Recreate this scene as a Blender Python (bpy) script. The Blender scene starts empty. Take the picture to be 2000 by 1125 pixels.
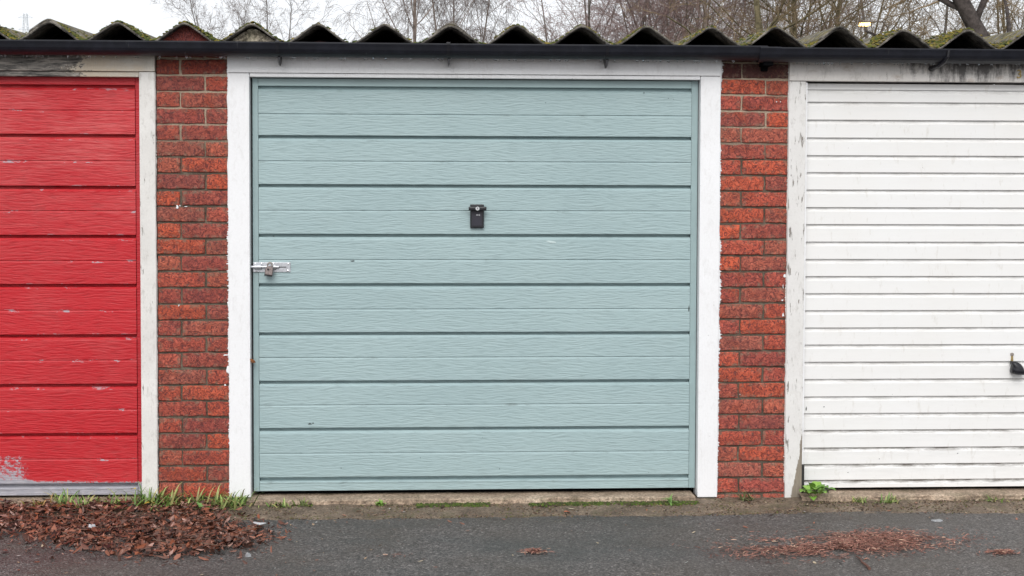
import bpy, math, random
import numpy as np
from mathutils import Matrix, Vector

S = bpy.context.scene
COL = S.collection
rng = np.random.default_rng(7)
random.seed(7)

# ------------------------------------------------------------------ camera
cam_d = bpy.data.cameras.new('camera')
cam = bpy.data.objects.new('camera', cam_d); COL.objects.link(cam)
cam_d.sensor_fit = 'HORIZONTAL'; cam_d.sensor_width = 36.0; cam_d.lens = 36.0 * 2890 / 2000
cam_d.shift_y = -95.43 / 2000
cam_d.clip_start = 0.05; cam_d.clip_end = 3000
YAW, PITCH, ROLL = 0.0546832, 0.0411759, 0.0032400
f_ = Vector((math.sin(YAW) * math.cos(PITCH), math.cos(YAW) * math.cos(PITCH), -math.sin(PITCH)))
r_ = Vector((math.cos(YAW), -math.sin(YAW), 0)); u_ = r_.cross(f_)
r2 = r_ * math.cos(ROLL) + u_ * math.sin(ROLL); u2 = u_ * math.cos(ROLL) - r_ * math.sin(ROLL)
mw = Matrix((r2, u2, -f_)).transposed().to_4x4(); mw.translation = (-0.20203, -6.86226, 1.48404)
cam.matrix_world = mw
S.camera = cam

# ------------------------------------------------------------------ sky, sun, exposure
SUN_EL, SUN_AZ = math.radians(40), math.radians(190)      # azimuth clockwise from +Y: behind the camera
W = bpy.data.worlds.new('World'); S.world = W; W.use_nodes = True
wt = W.node_tree; wt.nodes.clear()
sky = wt.nodes.new('ShaderNodeTexSky'); sky.sky_type = 'NISHITA'; sky.sun_disc = False
sky.sun_elevation = SUN_EL; sky.sun_rotation = SUN_AZ; sky.dust_density = 4.0
hs = wt.nodes.new('ShaderNodeHueSaturation'); hs.inputs['Saturation'].default_value = 0.15; hs.inputs['Value'].default_value = 0.45
wt.links.new(sky.outputs[0], hs.inputs['Color'])
add = wt.nodes.new('ShaderNodeMixRGB'); add.blend_type = 'ADD'; add.inputs[0].default_value = 1.0
add.inputs[2].default_value = (6.5, 6.7, 7.0, 1)          # the even cloud deck
wt.links.new(hs.outputs[0], add.inputs[1])
bgn = wt.nodes.new('ShaderNodeBackground'); bgn.inputs['Strength'].default_value = 0.12
wt.links.new(add.outputs[0], bgn.inputs['Color'])
wo = wt.nodes.new('ShaderNodeOutputWorld'); wt.links.new(bgn.outputs[0], wo.inputs['Surface'])

sl = bpy.data.lights.new('sun', 'SUN'); sl.energy = 1.5; sl.angle = math.radians(35); sl.color = (1.0, 0.97, 0.93)
so = bpy.data.objects.new('sun', sl); COL.objects.link(so)
sd = Vector((math.sin(SUN_AZ) * math.cos(SUN_EL), math.cos(SUN_AZ) * math.cos(SUN_EL), math.sin(SUN_EL)))
so.rotation_euler = sd.to_track_quat('Z', 'Y').to_euler(); so.location = sd * 40
vs = S.view_settings
vs.view_transform = 'Standard'; vs.look = 'None'; vs.gamma = 1.0; vs.use_curve_mapping = False
vs.exposure = 0.07
S.cycles.max_bounces = 6

# ------------------------------------------------------------------ helpers
def lin(r, g, b):
    def c(v):
        v /= 255.0
        return v / 12.92 if v <= 0.04045 else ((v + 0.055) / 1.055) ** 2.4
    return (c(r), c(g), c(b), 1.0)

class NT:
    """tiny node-tree writer"""
    def __init__(s, name):
        s.m = bpy.data.materials.new(name); s.m.use_nodes = True
        s.t = s.m.node_tree; s.t.nodes.clear()
        s.out = s.n('ShaderNodeOutputMaterial'); s.b = s.n('ShaderNodeBsdfPrincipled')
        s.t.links.new(s.b.outputs[0], s.out.inputs['Surface'])
    def n(s, typ, **kw):
        x = s.t.nodes.new(typ)
        for k, v in kw.items(): setattr(x, k, v)
        return x
    def put(s, sock, v):
        if hasattr(v, 'is_output'): s.t.links.new(v, sock)
        elif isinstance(v, (tuple, list)) and sock.type == 'RGBA' and len(v) == 3: sock.default_value = (*v, 1)
        else: sock.default_value = v
    def obj(s): return s.n('ShaderNodeTexCoord').outputs['Object']
    def mapping(s, vec, scale=(1, 1, 1), loc=(0, 0, 0)):
        x = s.n('ShaderNodeMapping'); s.put(x.inputs['Vector'], vec)
        s.put(x.inputs['Scale'], scale); s.put(x.inputs['Location'], loc); return x.outputs[0]
    def noise(s, vec, scale, detail=3, rough=0.55, dist=0.0):
        x = s.n('ShaderNodeTexNoise'); s.put(x.inputs['Vector'], vec); s.put(x.inputs['Scale'], scale)
        s.put(x.inputs['Detail'], detail); s.put(x.inputs['Roughness'], rough); s.put(x.inputs['Distortion'], dist)
        return x.outputs[0]
    def vor(s, vec, scale, feature='F1', out=0):
        x = s.n('ShaderNodeTexVoronoi', feature=feature); s.put(x.inputs['Vector'], vec); s.put(x.inputs['Scale'], scale)
        return x.outputs[out]
    def ramp(s, fac, *stops):
        x = s.n('ShaderNodeValToRGB'); e = x.color_ramp.elements
        while len(e) < len(stops): e.new(0.5)
        for i, (p, c) in enumerate(stops):
            if not isinstance(c, (tuple, list)): c = (c, c, c, 1)
            e[i].position = p; e[i].color = (*c[:3], 1)
        s.put(x.inputs[0], fac); return x.outputs[0]
    def mix(s, fac, a, b, mode='MIX'):
        x = s.n('ShaderNodeMixRGB', blend_type=mode); s.put(x.inputs[0], fac); s.put(x.inputs[1], a); s.put(x.inputs[2], b)
        return x.outputs[0]
    def math(s, op, a, b=0.0, clamp=False):
        x = s.n('ShaderNodeMath', operation=op, use_clamp=clamp); s.put(x.inputs[0], a); s.put(x.inputs[1], b); return x.outputs[0]
    def vadd(s, a, b):
        x = s.n('ShaderNodeVectorMath', operation='ADD'); s.put(x.inputs[0], a); s.put(x.inputs[1], b); return x.outputs[0]
    def sep(s, v):
        x = s.n('ShaderNodeSeparateXYZ'); s.put(x.inputs[0], v); return x.outputs
    def comb(s, x_, y_, z_):
        x = s.n('ShaderNodeCombineXYZ')
        for i, v in enumerate((x_, y_, z_)): s.put(x.inputs[i], v)
        return x.outputs[0]
    def attr(s, name, what='Fac'):
        x = s.n('ShaderNodeAttribute'); x.attribute_name = name; return x.outputs[what]
    def rand(s): return s.n('ShaderNodeObjectInfo').outputs['Random']
    def ocol(s): return s.n('ShaderNodeObjectInfo').outputs['Color']
    def bump(s, h, strength=0.5, dist=0.002, normal=None):
        x = s.n('ShaderNodeBump'); s.put(x.inputs['Height'], h); s.put(x.inputs['Strength'], strength); s.put(x.inputs['Distance'], dist)
        if normal is not None: s.put(x.inputs['Normal'], normal)
        return x.outputs[0]
    def fin(s, color, rough=0.6, normal=None, metal=0.0, spec=0.5):
        s.put(s.b.inputs['Base Color'], color); s.put(s.b.inputs['Roughness'], rough); s.put(s.b.inputs['Metallic'], metal)
        s.put(s.b.inputs['Specular IOR Level'], spec)
        if normal is not None: s.put(s.b.inputs['Normal'], normal)
        return s.m

def tag(o, label=None, cat=None, group=None, kind=None):
    if label: o['label'] = label
    if cat: o['category'] = cat
    if group: o['group'] = group
    if kind: o['kind'] = kind
    return o

class Thing:
    def __init__(s, name, loc, label, cat, group=None):
        s.o = bpy.data.objects.new(name, None); COL.objects.link(s.o)
        s.o.empty_display_size = 0.1; s.o.location = loc; s.loc = Vector(loc)
        tag(s.o, label, cat, group)
    def part(s, name, V, F, mat, parent=None, attrs=None, smooth=False, kind=None):
        """V in world coordinates; stored relative to the thing's base"""
        V = np.asarray(V, float) - np.array(s.loc)
        o = mesh_obj(name, V, F, mat, attrs, smooth); o.parent = parent or s.o
        if kind: o['kind'] = kind
        return o

def mesh_data(name, V, F, mat, attrs=None, smooth=False):
    me = bpy.data.meshes.new(name)
    V = np.asarray(V, np.float64)
    if isinstance(F, np.ndarray):
        n, k = F.shape
        me.vertices.add(len(V)); me.vertices.foreach_set('co', V.astype(np.float32).ravel())
        me.loops.add(n * k); me.loops.foreach_set('vertex_index', F.astype(np.int32).ravel())
        me.polygons.add(n); me.polygons.foreach_set('loop_start', np.arange(0, n * k, k, dtype=np.int32))
        me.polygons.foreach_set('loop_total', np.full(n, k, dtype=np.int32))
        me.update(calc_edges=True); me.validate()
    else:
        me.from_pydata([tuple(v) for v in V], [], F); me.update()
    if attrs:
        for k, a in attrs.items():
            a = np.asarray(a, np.float32)
            if a.ndim == 1:
                at = me.attributes.new(k, 'FLOAT', 'POINT'); at.data.foreach_set('value', a)
            else:
                at = me.attributes.new(k, 'FLOAT_COLOR', 'POINT')
                at.data.foreach_set('color', np.c_[a, np.ones(len(a))].astype(np.float32).ravel())
    if smooth: me.polygons.foreach_set('use_smooth', np.ones(len(me.polygons), dtype=bool))
    if mat: me.materials.append(mat)
    return me

def mesh_obj(name, V, F, mat, attrs=None, smooth=False):
    o = bpy.data.objects.new(name, mesh_data(name, V, F, mat, attrs, smooth)); COL.objects.link(o); return o

def join(*vf):
    V, F = [], []
    for v, f in vf:
        k = len(V); V.extend([tuple(p) for p in v]); F.extend([tuple(i + k for i in q) for q in f])
    return V, F

def box(x0, x1, y0, y1, z0, z1, b=0.0):
    """box with chamfered edges (b) so that edges catch the light"""
    if b <= 0:
        V = [(x, y, z) for z in (z0, z1) for y in (y0, y1) for x in (x0, x1)]
        F = [(0, 2, 3, 1), (4, 5, 7, 6), (0, 1, 5, 4), (2, 6, 7, 3), (0, 4, 6, 2), (1, 3, 7, 5)]
        return V, F
    import bmesh
    bm = bmesh.new()
    bmesh.ops.create_cube(bm, size=1.0)
    for v in bm.verts:
        v.co = Vector(((x0 + x1) / 2 + v.co.x * (x1 - x0), (y0 + y1) / 2 + v.co.y * (y1 - y0), (z0 + z1) / 2 + v.co.z * (z1 - z0)))
    bmesh.ops.bevel(bm, geom=list(bm.edges), offset=b, segments=2, profile=0.6, affect='EDGES')
    bm.verts.index_update()
    V = [tuple(v.co) for v in bm.verts]; F = [tuple(v.index for v in f.verts) for f in bm.faces]; bm.free()
    return V, F

def extrude_x(prof, xs, close=False, wob=None):
    """prof: list of (y, z); swept along the x stations"""
    P = len(prof); V = []; F = []
    for i, x in enumerate(xs):
        for j, (y, z) in enumerate(prof):
            dy, dz = wob(x, j) if wob else (0, 0)
            V.append((x, y + dy, z + dz))
    for i in range(len(xs) - 1):
        for j in range(P if close else P - 1):
            a = i * P + j; b2 = i * P + (j + 1) % P
            F.append((a, b2, b2 + P, a + P))
    if close:
        F.append(tuple(range(P))[::-1]); F.append(tuple((len(xs) - 1) * P + j for j in range(P)))
    return V, F

def tube(pts, rad, k=8, cap=True):
    pts = [Vector(p) for p in pts]; V = []; F = []
    if not hasattr(rad, '__len__'): rad = [rad] * len(pts)
    up = Vector((0.31, 0.2, 0.93))
    for i, p in enumerate(pts):
        t = (pts[min(i + 1, len(pts) - 1)] - pts[max(i - 1, 0)]).normalized()
        a = t.cross(up)
        if a.length < 1e-3: a = t.cross(Vector((1, 0, 0)))
        a.normalize(); b2 = t.cross(a)
        for j in range(k):
            th = 2 * math.pi * j / k
            V.append(tuple(p + (a * math.cos(th) + b2 * math.sin(th)) * rad[i]))
    for i in range(len(pts) - 1):
        for j in range(k):
            F.append((i * k + j, i * k + (j + 1) % k, (i + 1) * k + (j + 1) % k, (i + 1) * k + j))
    if cap:
        F.append(tuple(range(k))[::-1]); F.append(tuple((len(pts) - 1) * k + j for j in range(k)))
    return V, F

def lathe(prof, center, axis='Y', k=16):
    """prof: (r, h) pairs, turned around an axis"""
    V = []; F = []
    for r, h in prof:
        for j in range(k):
            a = 2 * math.pi * j / k; c, s = r * math.cos(a), r * math.sin(a)
            V.append((center[0] + c, center[1] + h, center[2] + s) if axis == 'Y' else (center[0] + c, center[1] + s, center[2] + h))
    n = len(prof)
    for i in range(n - 1):
        for j in range(k):
            F.append((i * k + j, i * k + (j + 1) % k, (i + 1) * k + (j + 1) % k, (i + 1) * k + j))
    F.append(tuple(range(k))); F.append(tuple((n - 1) * k + j for j in range(k))[::-1])
    return V, F

def prism_y(poly, y0, y1, b=0.003):
    """polygon in (x, z) given depth along y, with a chamfered front (y0) edge"""
    n = len(poly); cx = sum(p[0] for p in poly) / n; cz = sum(p[1] for p in poly) / n
    def inset(p, d):
        v = Vector((p[0] - cx, p[1] - cz)); L = v.length
        v = v * max(0.05, (L - d) / L) if L > 1e-6 else v
        return (cx + v.x, cz + v.y)
    V = [(x, y1, z) for x, z in poly] + [(x, y0 + b, z) for x, z in poly] + [(q[0], y0, q[1]) for q in (inset(p, b) for p in poly)]
    F = []
    for r in range(2):
        for i in range(n):
            F.append((r * n + i, r * n + (i + 1) % n, (r + 1) * n + (i + 1) % n, (r + 1) * n + i))
    F.append(tuple(2 * n + i for i in range(n))); F.append(tuple(range(n))[::-1])
    return V, F

def rot_stack(az, el, roll):
    """(N,3,3) rotations: about z by az, tilt el, roll"""
    ca, sa, ce, se, cr, sr = np.cos(az), np.sin(az), np.cos(el), np.sin(el), np.cos(roll), np.sin(roll)
    N = len(az); Z = np.zeros((N, 3, 3)); Y = np.zeros((N, 3, 3)); X = np.zeros((N, 3, 3))
    Z[:, 0, 0] = ca; Z[:, 0, 1] = -sa; Z[:, 1, 0] = sa; Z[:, 1, 1] = ca; Z[:, 2, 2] = 1
    Y[:, 0, 0] = ce; Y[:, 0, 2] = se; Y[:, 1, 1] = 1; Y[:, 2, 0] = -se; Y[:, 2, 2] = ce
    X[:, 0, 0] = 1; X[:, 1, 1] = cr; X[:, 1, 2] = -sr; X[:, 2, 1] = sr; X[:, 2, 2] = cr
    return Z @ Y @ X

def scatter(tv, tf, pos, R, scl, cols):
    """N copies of a template as arrays: vertices, faces, per-vertex colours"""
    tv = np.asarray(tv, float); tf = np.asarray(tf, int); N, K = len(pos), len(tv)
    scl = np.asarray(scl, float)
    if scl.ndim == 1: scl = scl[:, None].repeat(3, 1)
    v = np.einsum('nij,nkj->nki', R, tv[None] * scl[:, None, :]) + np.asarray(pos)[:, None, :]
    f = tf[None] + (np.arange(N) * K)[:, None, None]
    c = np.repeat(np.asarray(cols), K, 0)
    return v.reshape(-1, 3), f.reshape(-1, tf.shape[1]), c

# smooth value noise for masks in python
_tab = np.random.default_rng(3).random((64, 64))
def vnoise(x, y):
    x = np.asarray(x, float); y = np.asarray(y, float)
    xi, yi = np.floor(x).astype(int), np.floor(y).astype(int); fx, fy = x - xi, y - yi
    fx = fx * fx * (3 - 2 * fx); fy = fy * fy * (3 - 2 * fy)
    g = lambda a, b2: _tab[a % 64, b2 % 64]
    return (g(xi, yi) * (1 - fx) + g(xi + 1, yi) * fx) * (1 - fy) + (g(xi, yi + 1) * (1 - fx) + g(xi + 1, yi + 1) * fx) * fy

# ------------------------------------------------------------------ materials
def m_tarmac():
    n = NT('tarmac'); p = n.obj()
    a = n.noise(p, 110, 4, 0.8); st = n.vor(p, 120, 'F1', 0); sc = n.vor(p, 120, 'F1', 1)
    big = n.noise(p, 1.6, 4, 0.6)
    c = n.ramp(a, (0.36, (0.034, 0.032, 0.031)), (0.5, (0.104, 0.096, 0.092)), (0.64, (0.22, 0.204, 0.195)))
    g = n.ramp(n.sep(sc)[0], (0.0, 0.6), (0.5, 1.0), (0.9, 1.3), (1.0, 2.3))
    c = n.mix(1.0, c, g, 'MULTIPLY')
    c = n.mix(n.ramp(big, (0.4, 0.0), (0.7, 0.5)), c, (0.085, 0.068, 0.050, 1))
    dmp = n.noise(n.mapping(n.vadd(p, (4, 2, 0)), (0.9, 2.2, 1)), 1.0, 5, 0.65)
    c = n.mix(1.0, c, n.ramp(dmp, (0.36, 0.66), (0.5, 0.98), (0.66, 1.16)), 'MULTIPLY')    # worn and tarry patches
    h = n.math('ADD', n.math('MULTIPLY', st, -0.8), a)
    return n.fin(c, n.ramp(dmp, (0.38, 0.36), (0.62, 0.72)), n.bump(h, 1.0, 0.008), spec=0.4)

def m_concrete(name, c0, c1, c2, moss=0.0):
    n = NT(name); p = n.obj()
    a = n.noise(p, 5, 6, 0.7); b = n.noise(p, 75, 5, 0.8); pb = n.vor(p, 85, 'F1', 0)
    c = n.ramp(a, (0.3, c0), (0.5, c1), (0.7, c2))
    c = n.mix(0.8, c, n.ramp(b, (0.36, 0.28), (0.5, 0.95), (0.64, 1.75)), 'MULTIPLY')
    if moss: c = n.mix(n.math('MULTIPLY', n.ramp(n.noise(p, 9, 5, 0.65), (0.52, 0.0), (0.66, 1.0)), moss), c, (0.045, 0.06, 0.012, 1))
    return n.fin(c, 0.85, n.bump(n.math('ADD', n.math('MULTIPLY', pb, -0.7), b), 0.8, 0.005))

def m_brick():
    n = NT('brick'); r = n.rand()
    off = n.comb(n.math('MULTIPLY', r, 37.0), n.math('MULTIPLY', r, 13.0), n.math('MULTIPLY', r, 71.0))
    p = n.vadd(n.obj(), off); base = n.ocol()
    # drag-wire texture: short wavy chevrons running along the face
    s = n.sep(p)
    wv = n.noise(n.mapping(p, (45, 45, 30)), 1.0, 2, 0.5)
    zz = n.comb(n.math('MULTIPLY', s[0], 66.0), 0.0, n.math('ADD', n.math('MULTIPLY', s[2], 150.0), n.math('MULTIPLY', wv, 9.0)))
    drag = n.noise(zz, 1.0, 3, 0.65, 0.9)
    fine = n.noise(p, 260, 3, 0.7)
    blotch = n.noise(p, 11, 3, 0.6, 0.4)
    c = n.mix(n.ramp(blotch, (0.50, 0.0), (0.70, 0.5)), base, (0.19, 0.058, 0.056, 1))
    c = n.mix(n.ramp(n.noise(n.vadd(p, (9, 4, 2)), 8, 2, 0.5), (0.56, 0.0), (0.7, 0.6)), c, (0.40, 0.075, 0.036, 1))
    c = n.mix(n.ramp(drag, (0.41, 0.86), (0.53, 0.0)), c, (0.115, 0.040, 0.042, 1))
    c = n.mix(n.ramp(drag, (0.56, 0.0), (0.70, 0.65)), c, n.mix(0.6, base, (0.55, 0.20, 0.14, 1)))
    c = n.mix(n.ramp(fine, (0.66, 0.0), (0.76, 0.55)), c, (0.40, 0.24, 0.17, 1))
    e = n.attr('edge')   # mortar smeared along the arrises
    sm = n.math('MULTIPLY', e, n.ramp(n.noise(p, 40, 4, 0.7), (0.49, 0.0), (0.64, 0.75)))
    c = n.mix(sm, c, (0.27, 0.20, 0.145, 1))
    h = n.math('ADD', n.math('MULTIPLY', drag, 1.3), n.math('MULTIPLY', fine, 0.35))
    return n.fin(c, 0.85, n.bump(h, 1.0, 0.009), spec=0.25)

def m_mortar():
    n = NT('mortar'); p = n.obj(); a = n.noise(p, 12, 4, 0.7); b = n.noise(p, 190, 3, 0.7)
    z = n.sep(p)[2]
    c = n.ramp(a, (0.3, (0.075, 0.060, 0.046)), (0.5, (0.135, 0.11, 0.085)), (0.7, (0.24, 0.20, 0.15)))
    lime = n.math('MULTIPLY', n.ramp(z, (0.62, 0.0), (0.84, 1.0)), 1.0)   # the top courses were repointed with a paler mix
    zs = n.math('DIVIDE', z, 2.2)
    c = n.mix(n.ramp(zs, (0.70, 0.0), (0.80, 0.85)), c, (0.50, 0.40, 0.30, 1))
    c = n.mix(0.7, c, n.ramp(b, (0.3, 0.55), (0.7, 1.3)), 'MULTIPLY')
    return n.fin(c, 0.95, n.bump(n.math('ADD', a, b), 0.9, 0.006), spec=0.1)

def grain_nodes(n, p, sx=2.2, sz=34.0):
    """embossed timber grain: wavy, slightly slanting horizontal lines"""
    s = n.sep(p)
    warp = n.noise(n.comb(n.math('MULTIPLY', s[0], 4.0), 0.0, n.math('MULTIPLY', s[2], 11.0)), 1.0, 2, 0.45)
    zz = n.math('ADD', n.math('MULTIPLY', s[2], 125.0), n.math('MULTIPLY', warp, 5.0))
    q = n.comb(n.math('MULTIPLY', s[0], 15.0), 0.0, zz)
    g = n.noise(q, 1.0, 2, 0.5, 0.2)
    return g

def m_paint_board(name, base, chips=0.0, fade=0.0, grain_shade=0.3):
    n = NT(name); p = n.obj(); g = grain_nodes(n, p); s = n.sep(p)
    big = n.noise(n.mapping(p, (1.3, 1, 3.0)), 1.0, 4, 0.6)
    b = tuple(base[:3])
    c = n.mix(n.ramp(big, (0.3, 0.0), (0.7, 1.0)), (b[0] * 0.93, b[1] * 0.94, b[2] * 0.95, 1), (b[0] * 1.05, b[1] * 1.04, b[2] * 1.04, 1))
    if fade:
        st = n.noise(n.mapping(p, (5, 1, 120)), 1.0, 4, 0.7); bl = n.noise(n.mapping(p, (2.2, 1, 5)), 1.0, 4, 0.65)
        zt = n.ramp(n.math('DIVIDE', s[2], 2.0), (0.58, 0.22), (0.76, 0.95))
        chalk = n.math('MULTIPLY', n.math('MULTIPLY', n.ramp(st, (0.40, 0.12), (0.68, 1.0)), n.ramp(bl, (0.36, 0.18), (0.62, 1.0))), zt)
        c = n.mix(n.math('MULTIPLY', chalk, fade), c, (0.70, 0.21, 0.20, 1))
    # grain grooves darkened in colour to deepen the weak bump shading
    c = n.mix(n.ramp(g, (0.38, grain_shade), (0.47, 0.0)), c, n.mix(1.0, c, (0.55, 0.56, 0.55, 1), 'MULTIPLY'))
    pat = n.noise(n.mapping(n.vadd(p, (7, 0, 3)), (2.4, 1, 3.4)), 1.0, 4, 0.65)
    c = n.mix(n.ramp(pat, (0.54, 0.0), (0.72, 0.12)), c, n.mix(0.5, c, (0.34, 0.35, 0.32, 1)))   # dusty, chalked patches
    spk = n.noise(p, 47, 2, 0.4)
    c = n.mix(n.ramp(spk, (0.795, 0.0), (0.82, 0.75)), c, (0.05, 0.055, 0.05, 1))
    rough = 0.5
    e = n.attr('edge')
    if chips:
        k = n.noise(n.mapping(p, (10, 1, 24)), 1.0, 5, 0.7)
        ch = n.math('MULTIPLY', e, n.ramp(k, (0.57, 0.0), (0.615, 0.85)))
        # flaking towards the splashed bottom of the door
        low = n.ramp(n.math('DIVIDE', s[2], 2.0), (0.020, 1.0), (0.034, 0.76), (0.044, 0.53), (0.098, 0.485), (0.125, 0.0))
        xl = n.ramp(n.math('ADD', n.math('MULTIPLY', s[0], 0.5), 0.5), (0.735, 1.10), (0.775, 0.86), (0.92, 0.78))
        kk = n.noise(n.mapping(p, (40, 1, 55)), 1.0, 6, 0.9)
        lo = n.ramp(n.math('MULTIPLY', n.math('MULTIPLY', low, xl), n.math('ADD', kk, 0.42)), (0.50, 0.0), (0.54, 1.0))
        m = n.math('MAXIMUM', ch, lo)
        c = n.mix(n.math('MULTIPLY', m, chips), c, n.mix(n.noise(p, 30, 3), (0.24, 0.25, 0.29, 1), (0.44, 0.42, 0.45, 1)))
    else:
        c = n.mix(n.math('MULTIPLY', e, n.ramp(n.noise(n.mapping(p, (9, 1, 30)), 1.0, 4, 0.7), (0.56, 0.0), (0.70, 0.45))), c, (0.10, 0.12, 0.115, 1))
    return n.fin(c, rough, n.bump(g, 1.0, 0.0034), spec=0.35)

def m_white_timber(name, base, flake=0.0, grime=0.2, bare=None, specks=0.0):
    """painted softwood; flake 0..1 bare-wood flecks along the grain; bare=(x, width): rotten end"""
    n = NT(name); p = n.obj(); s = n.sep(p)
    v = n.noise(n.mapping(p, (60, 60, 7)), 1.0, 4, 0.7); big = n.noise(p, 3.0, 4, 0.6)
    c = n.mix(n.ramp(big, (0.3, 0.0), (0.75, grime)), base, (0.34, 0.32, 0.29, 1))
    fine = n.noise(p, 90, 4, 0.7)
    c = n.mix(n.ramp(fine, (0.3, 0.25 * grime + 0.05), (0.6, 0.0)), c, (0.35, 0.34, 0.33, 1))
    mott = n.noise(n.mapping(p, (38, 38, 15)), 1.0, 5, 0.75, 0.5)      # brush marks and hairline crazing
    c = n.mix(n.ramp(mott, (0.34, min(1.0, 1.3 * grime)), (0.47, 0.0)), c, (0.40, 0.375, 0.345, 1))
    h = n.noise(n.mapping(p, (200, 200, 12)), 1.0, 4, 0.6)
    if flake:
        cr = n.noise(n.mapping(p, (75, 75, 11)), 1.0, 5, 0.7, 0.4)
        thr = 0.70 - 0.10 * flake
        fl = n.ramp(cr, (thr, 0.0), (thr + 0.03, 1.0))
        c = n.mix(n.math('MULTIPLY', fl, 0.85), c, n.mix(fine, (0.05, 0.045, 0.04, 1), (0.26, 0.22, 0.18, 1)))
        h = n.math('SUBTRACT', h, n.math('MULTIPLY', fl, 1.5))
    if bare == 'rot_left':     # header over the red door: paint gone, wood grey and wet towards the left
        hv = n.noise(n.mapping(p, (9, 9, 70)), 1.0, 5, 0.7, 0.6); nb = n.noise(n.mapping(p, (7, 7, 14)), 1.0, 5, 0.75)
        k = n.math('ADD', n.math('MULTIPLY', s[0], -3.2), n.math('MULTIPLY', n.math('SUBTRACT', nb, 0.5), 2.4))
        msk = n.ramp(k, (0.10, 0.0), (0.22, 1.0))
        wood = n.ramp(hv, (0.36, (0.02, 0.019, 0.019)), (0.5, (0.15, 0.138, 0.125)), (0.64, (0.40, 0.36, 0.32)))
        c = n.mix(msk, c, wood)
        cream = n.math('MULTIPLY', n.ramp(k, (-0.9, 0.0), (-0.2, 1.0), (0.1, 1.0), (0.2, 0.0)), 1.0)
        c = n.mix(n.math('MULTIPLY', n.ramp(k, (0.0, 0.75), (0.12, 0.0)), n.ramp(n.math('ADD', k, 0.9), (0.0, 0.0), (0.8, 1.0))), c, (0.55, 0.45, 0.33, 1))
        rim = n.ramp(k, (0.06, 0.0), (0.12, 1.0), (0.2, 0.0))
        c = n.mix(rim, c, (0.055, 0.035, 0.022, 1))
    if bare == 'mould':        # black mould and rust runs on the header over the white door
        st = n.noise(n.mapping(p, (17, 17, 3.0)), 1.0, 5, 0.75, 0.3); nb = n.noise(n.mapping(p, (30, 30, 40)), 1.0, 5, 0.75)
        k = n.math('MULTIPLY', n.ramp(n.math('MULTIPLY', n.math('ADD', s[0], 2.0), 0.5), (0.80, 0.35), (0.97, 1.0)), st)
        k = n.math('MULTIPLY', n.math('ADD', k, n.math('MULTIPLY', nb, 0.35)), n.ramp(s[2], (0.0, 0.75), (0.09, 1.0)))
        c = n.mix(n.ramp(k, (0.50, 0.0), (0.68, 0.88)), c, (0.05, 0.045, 0.045, 1))
        c = n.mix(n.ramp(n.noise(n.mapping(p, (12, 12, 22)), 1.0, 4, 0.7), (0.58, 0.0), (0.74, 0.5)), c, (0.33, 0.24, 0.17, 1))
    if bare == 'foot':         # jamb of the white door: bare grey wood at the inner foot
        k = n.math('ADD', n.math('ADD', n.math('MULTIPLY', s[2], -4.2), n.math('MULTIPLY', s[0], 26.0)), n.math('MULTIPLY', n.noise(n.mapping(p, (30, 30, 9)), 1.0, 5, 0.7), 1.1))
        c = n.mix(n.ramp(k, (0.55, 0.0), (0.62, 1.0)), c, n.mix(v, (0.10, 0.085, 0.065, 1), (0.36, 0.31, 0.25, 1)))
    if specks:
        sp = n.noise(p, 70, 2, 0.4)
        c = n.mix(n.ramp(sp, (0.76, 0.0), (0.79, specks)), c, (0.16, 0.15, 0.14, 1))
    return n.fin(c, 0.55, n.bump(h, 0.5, 0.002), spec=0.35)

def m_white_steel():
    n = NT('white_enamelled_steel'); p = n.obj(); e = n.attr('edge')
    st = n.noise(n.mapping(p, (14, 1, 2.0)), 1.0, 4, 0.7); big = n.noise(p, 2.0, 3, 0.6); f = n.noise(p, 60, 4, 0.7)
    c = n.mix(n.ramp(big, (0.35, 0.0), (0.7, 0.30)), (0.775, 0.775, 0.77, 1), (0.70, 0.675, 0.625, 1))
    c = n.mix(n.ramp(n.noise(n.mapping(p, (26, 1, 9)), 1.0, 4, 0.75), (0.58, 0.0), (0.76, 0.42)), c, (0.44, 0.40, 0.33, 1))
    z = n.sep(p)[2]
    low = n.ramp(n.math('DIVIDE', z, 2.0), (0.03, 1.0), (0.20, 0.35), (0.45, 0.12))
    d = n.math('MULTIPLY', n.math('MULTIPLY', e, n.ramp(n.noise(n.mapping(p, (7, 1, 50)), 1.0, 5, 0.75), (0.40, 0.05), (0.62, 1.0))), n.math('ADD', low, 0.25))
    c = n.mix(n.math('MULTIPLY', d, 0.85), c, (0.12, 0.10, 0.08, 1))
    c = n.mix(n.ramp(n.noise(p, 75, 2, 0.4), (0.77, 0.0), (0.80, 0.6)), c, (0.22, 0.20, 0.18, 1))
    return n.fin(c, 0.45, n.bump(f, 0.1, 0.001), spec=0.4)

def m_roof():
    n = NT('weathered_fibre_cement'); p = n.obj(); a = n.noise(p, 14, 5, 0.7); b = n.noise(p, 70, 4, 0.7); l = n.noise(n.vadd(p, (3, 5, 1)), 26, 5, 0.75)
    c = n.ramp(a, (0.36, (0.035, 0.032, 0.030)), (0.5, (0.115, 0.105, 0.092)), (0.66, (0.30, 0.275, 0.24)))
    c = n.mix(n.ramp(b, (0.5, 0.0), (0.72, 0.6)), c, (0.36, 0.34, 0.30, 1))
    up = n.ramp(n.sep(n.n('ShaderNodeNewGeometry').outputs['Normal'])[2], (0.25, 0.0), (0.6, 1.0))
    c = n.mix(n.math('MULTIPLY', n.ramp(l, (0.48, 0.0), (0.6, 0.85)), up), c, n.mix(a, (0.06, 0.075, 0.014, 1), (0.30, 0.22, 0.035, 1)))
    return n.fin(c, 0.9, n.bump(n.math('ADD', a, b), 0.9, 0.008), spec=0.2)

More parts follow.
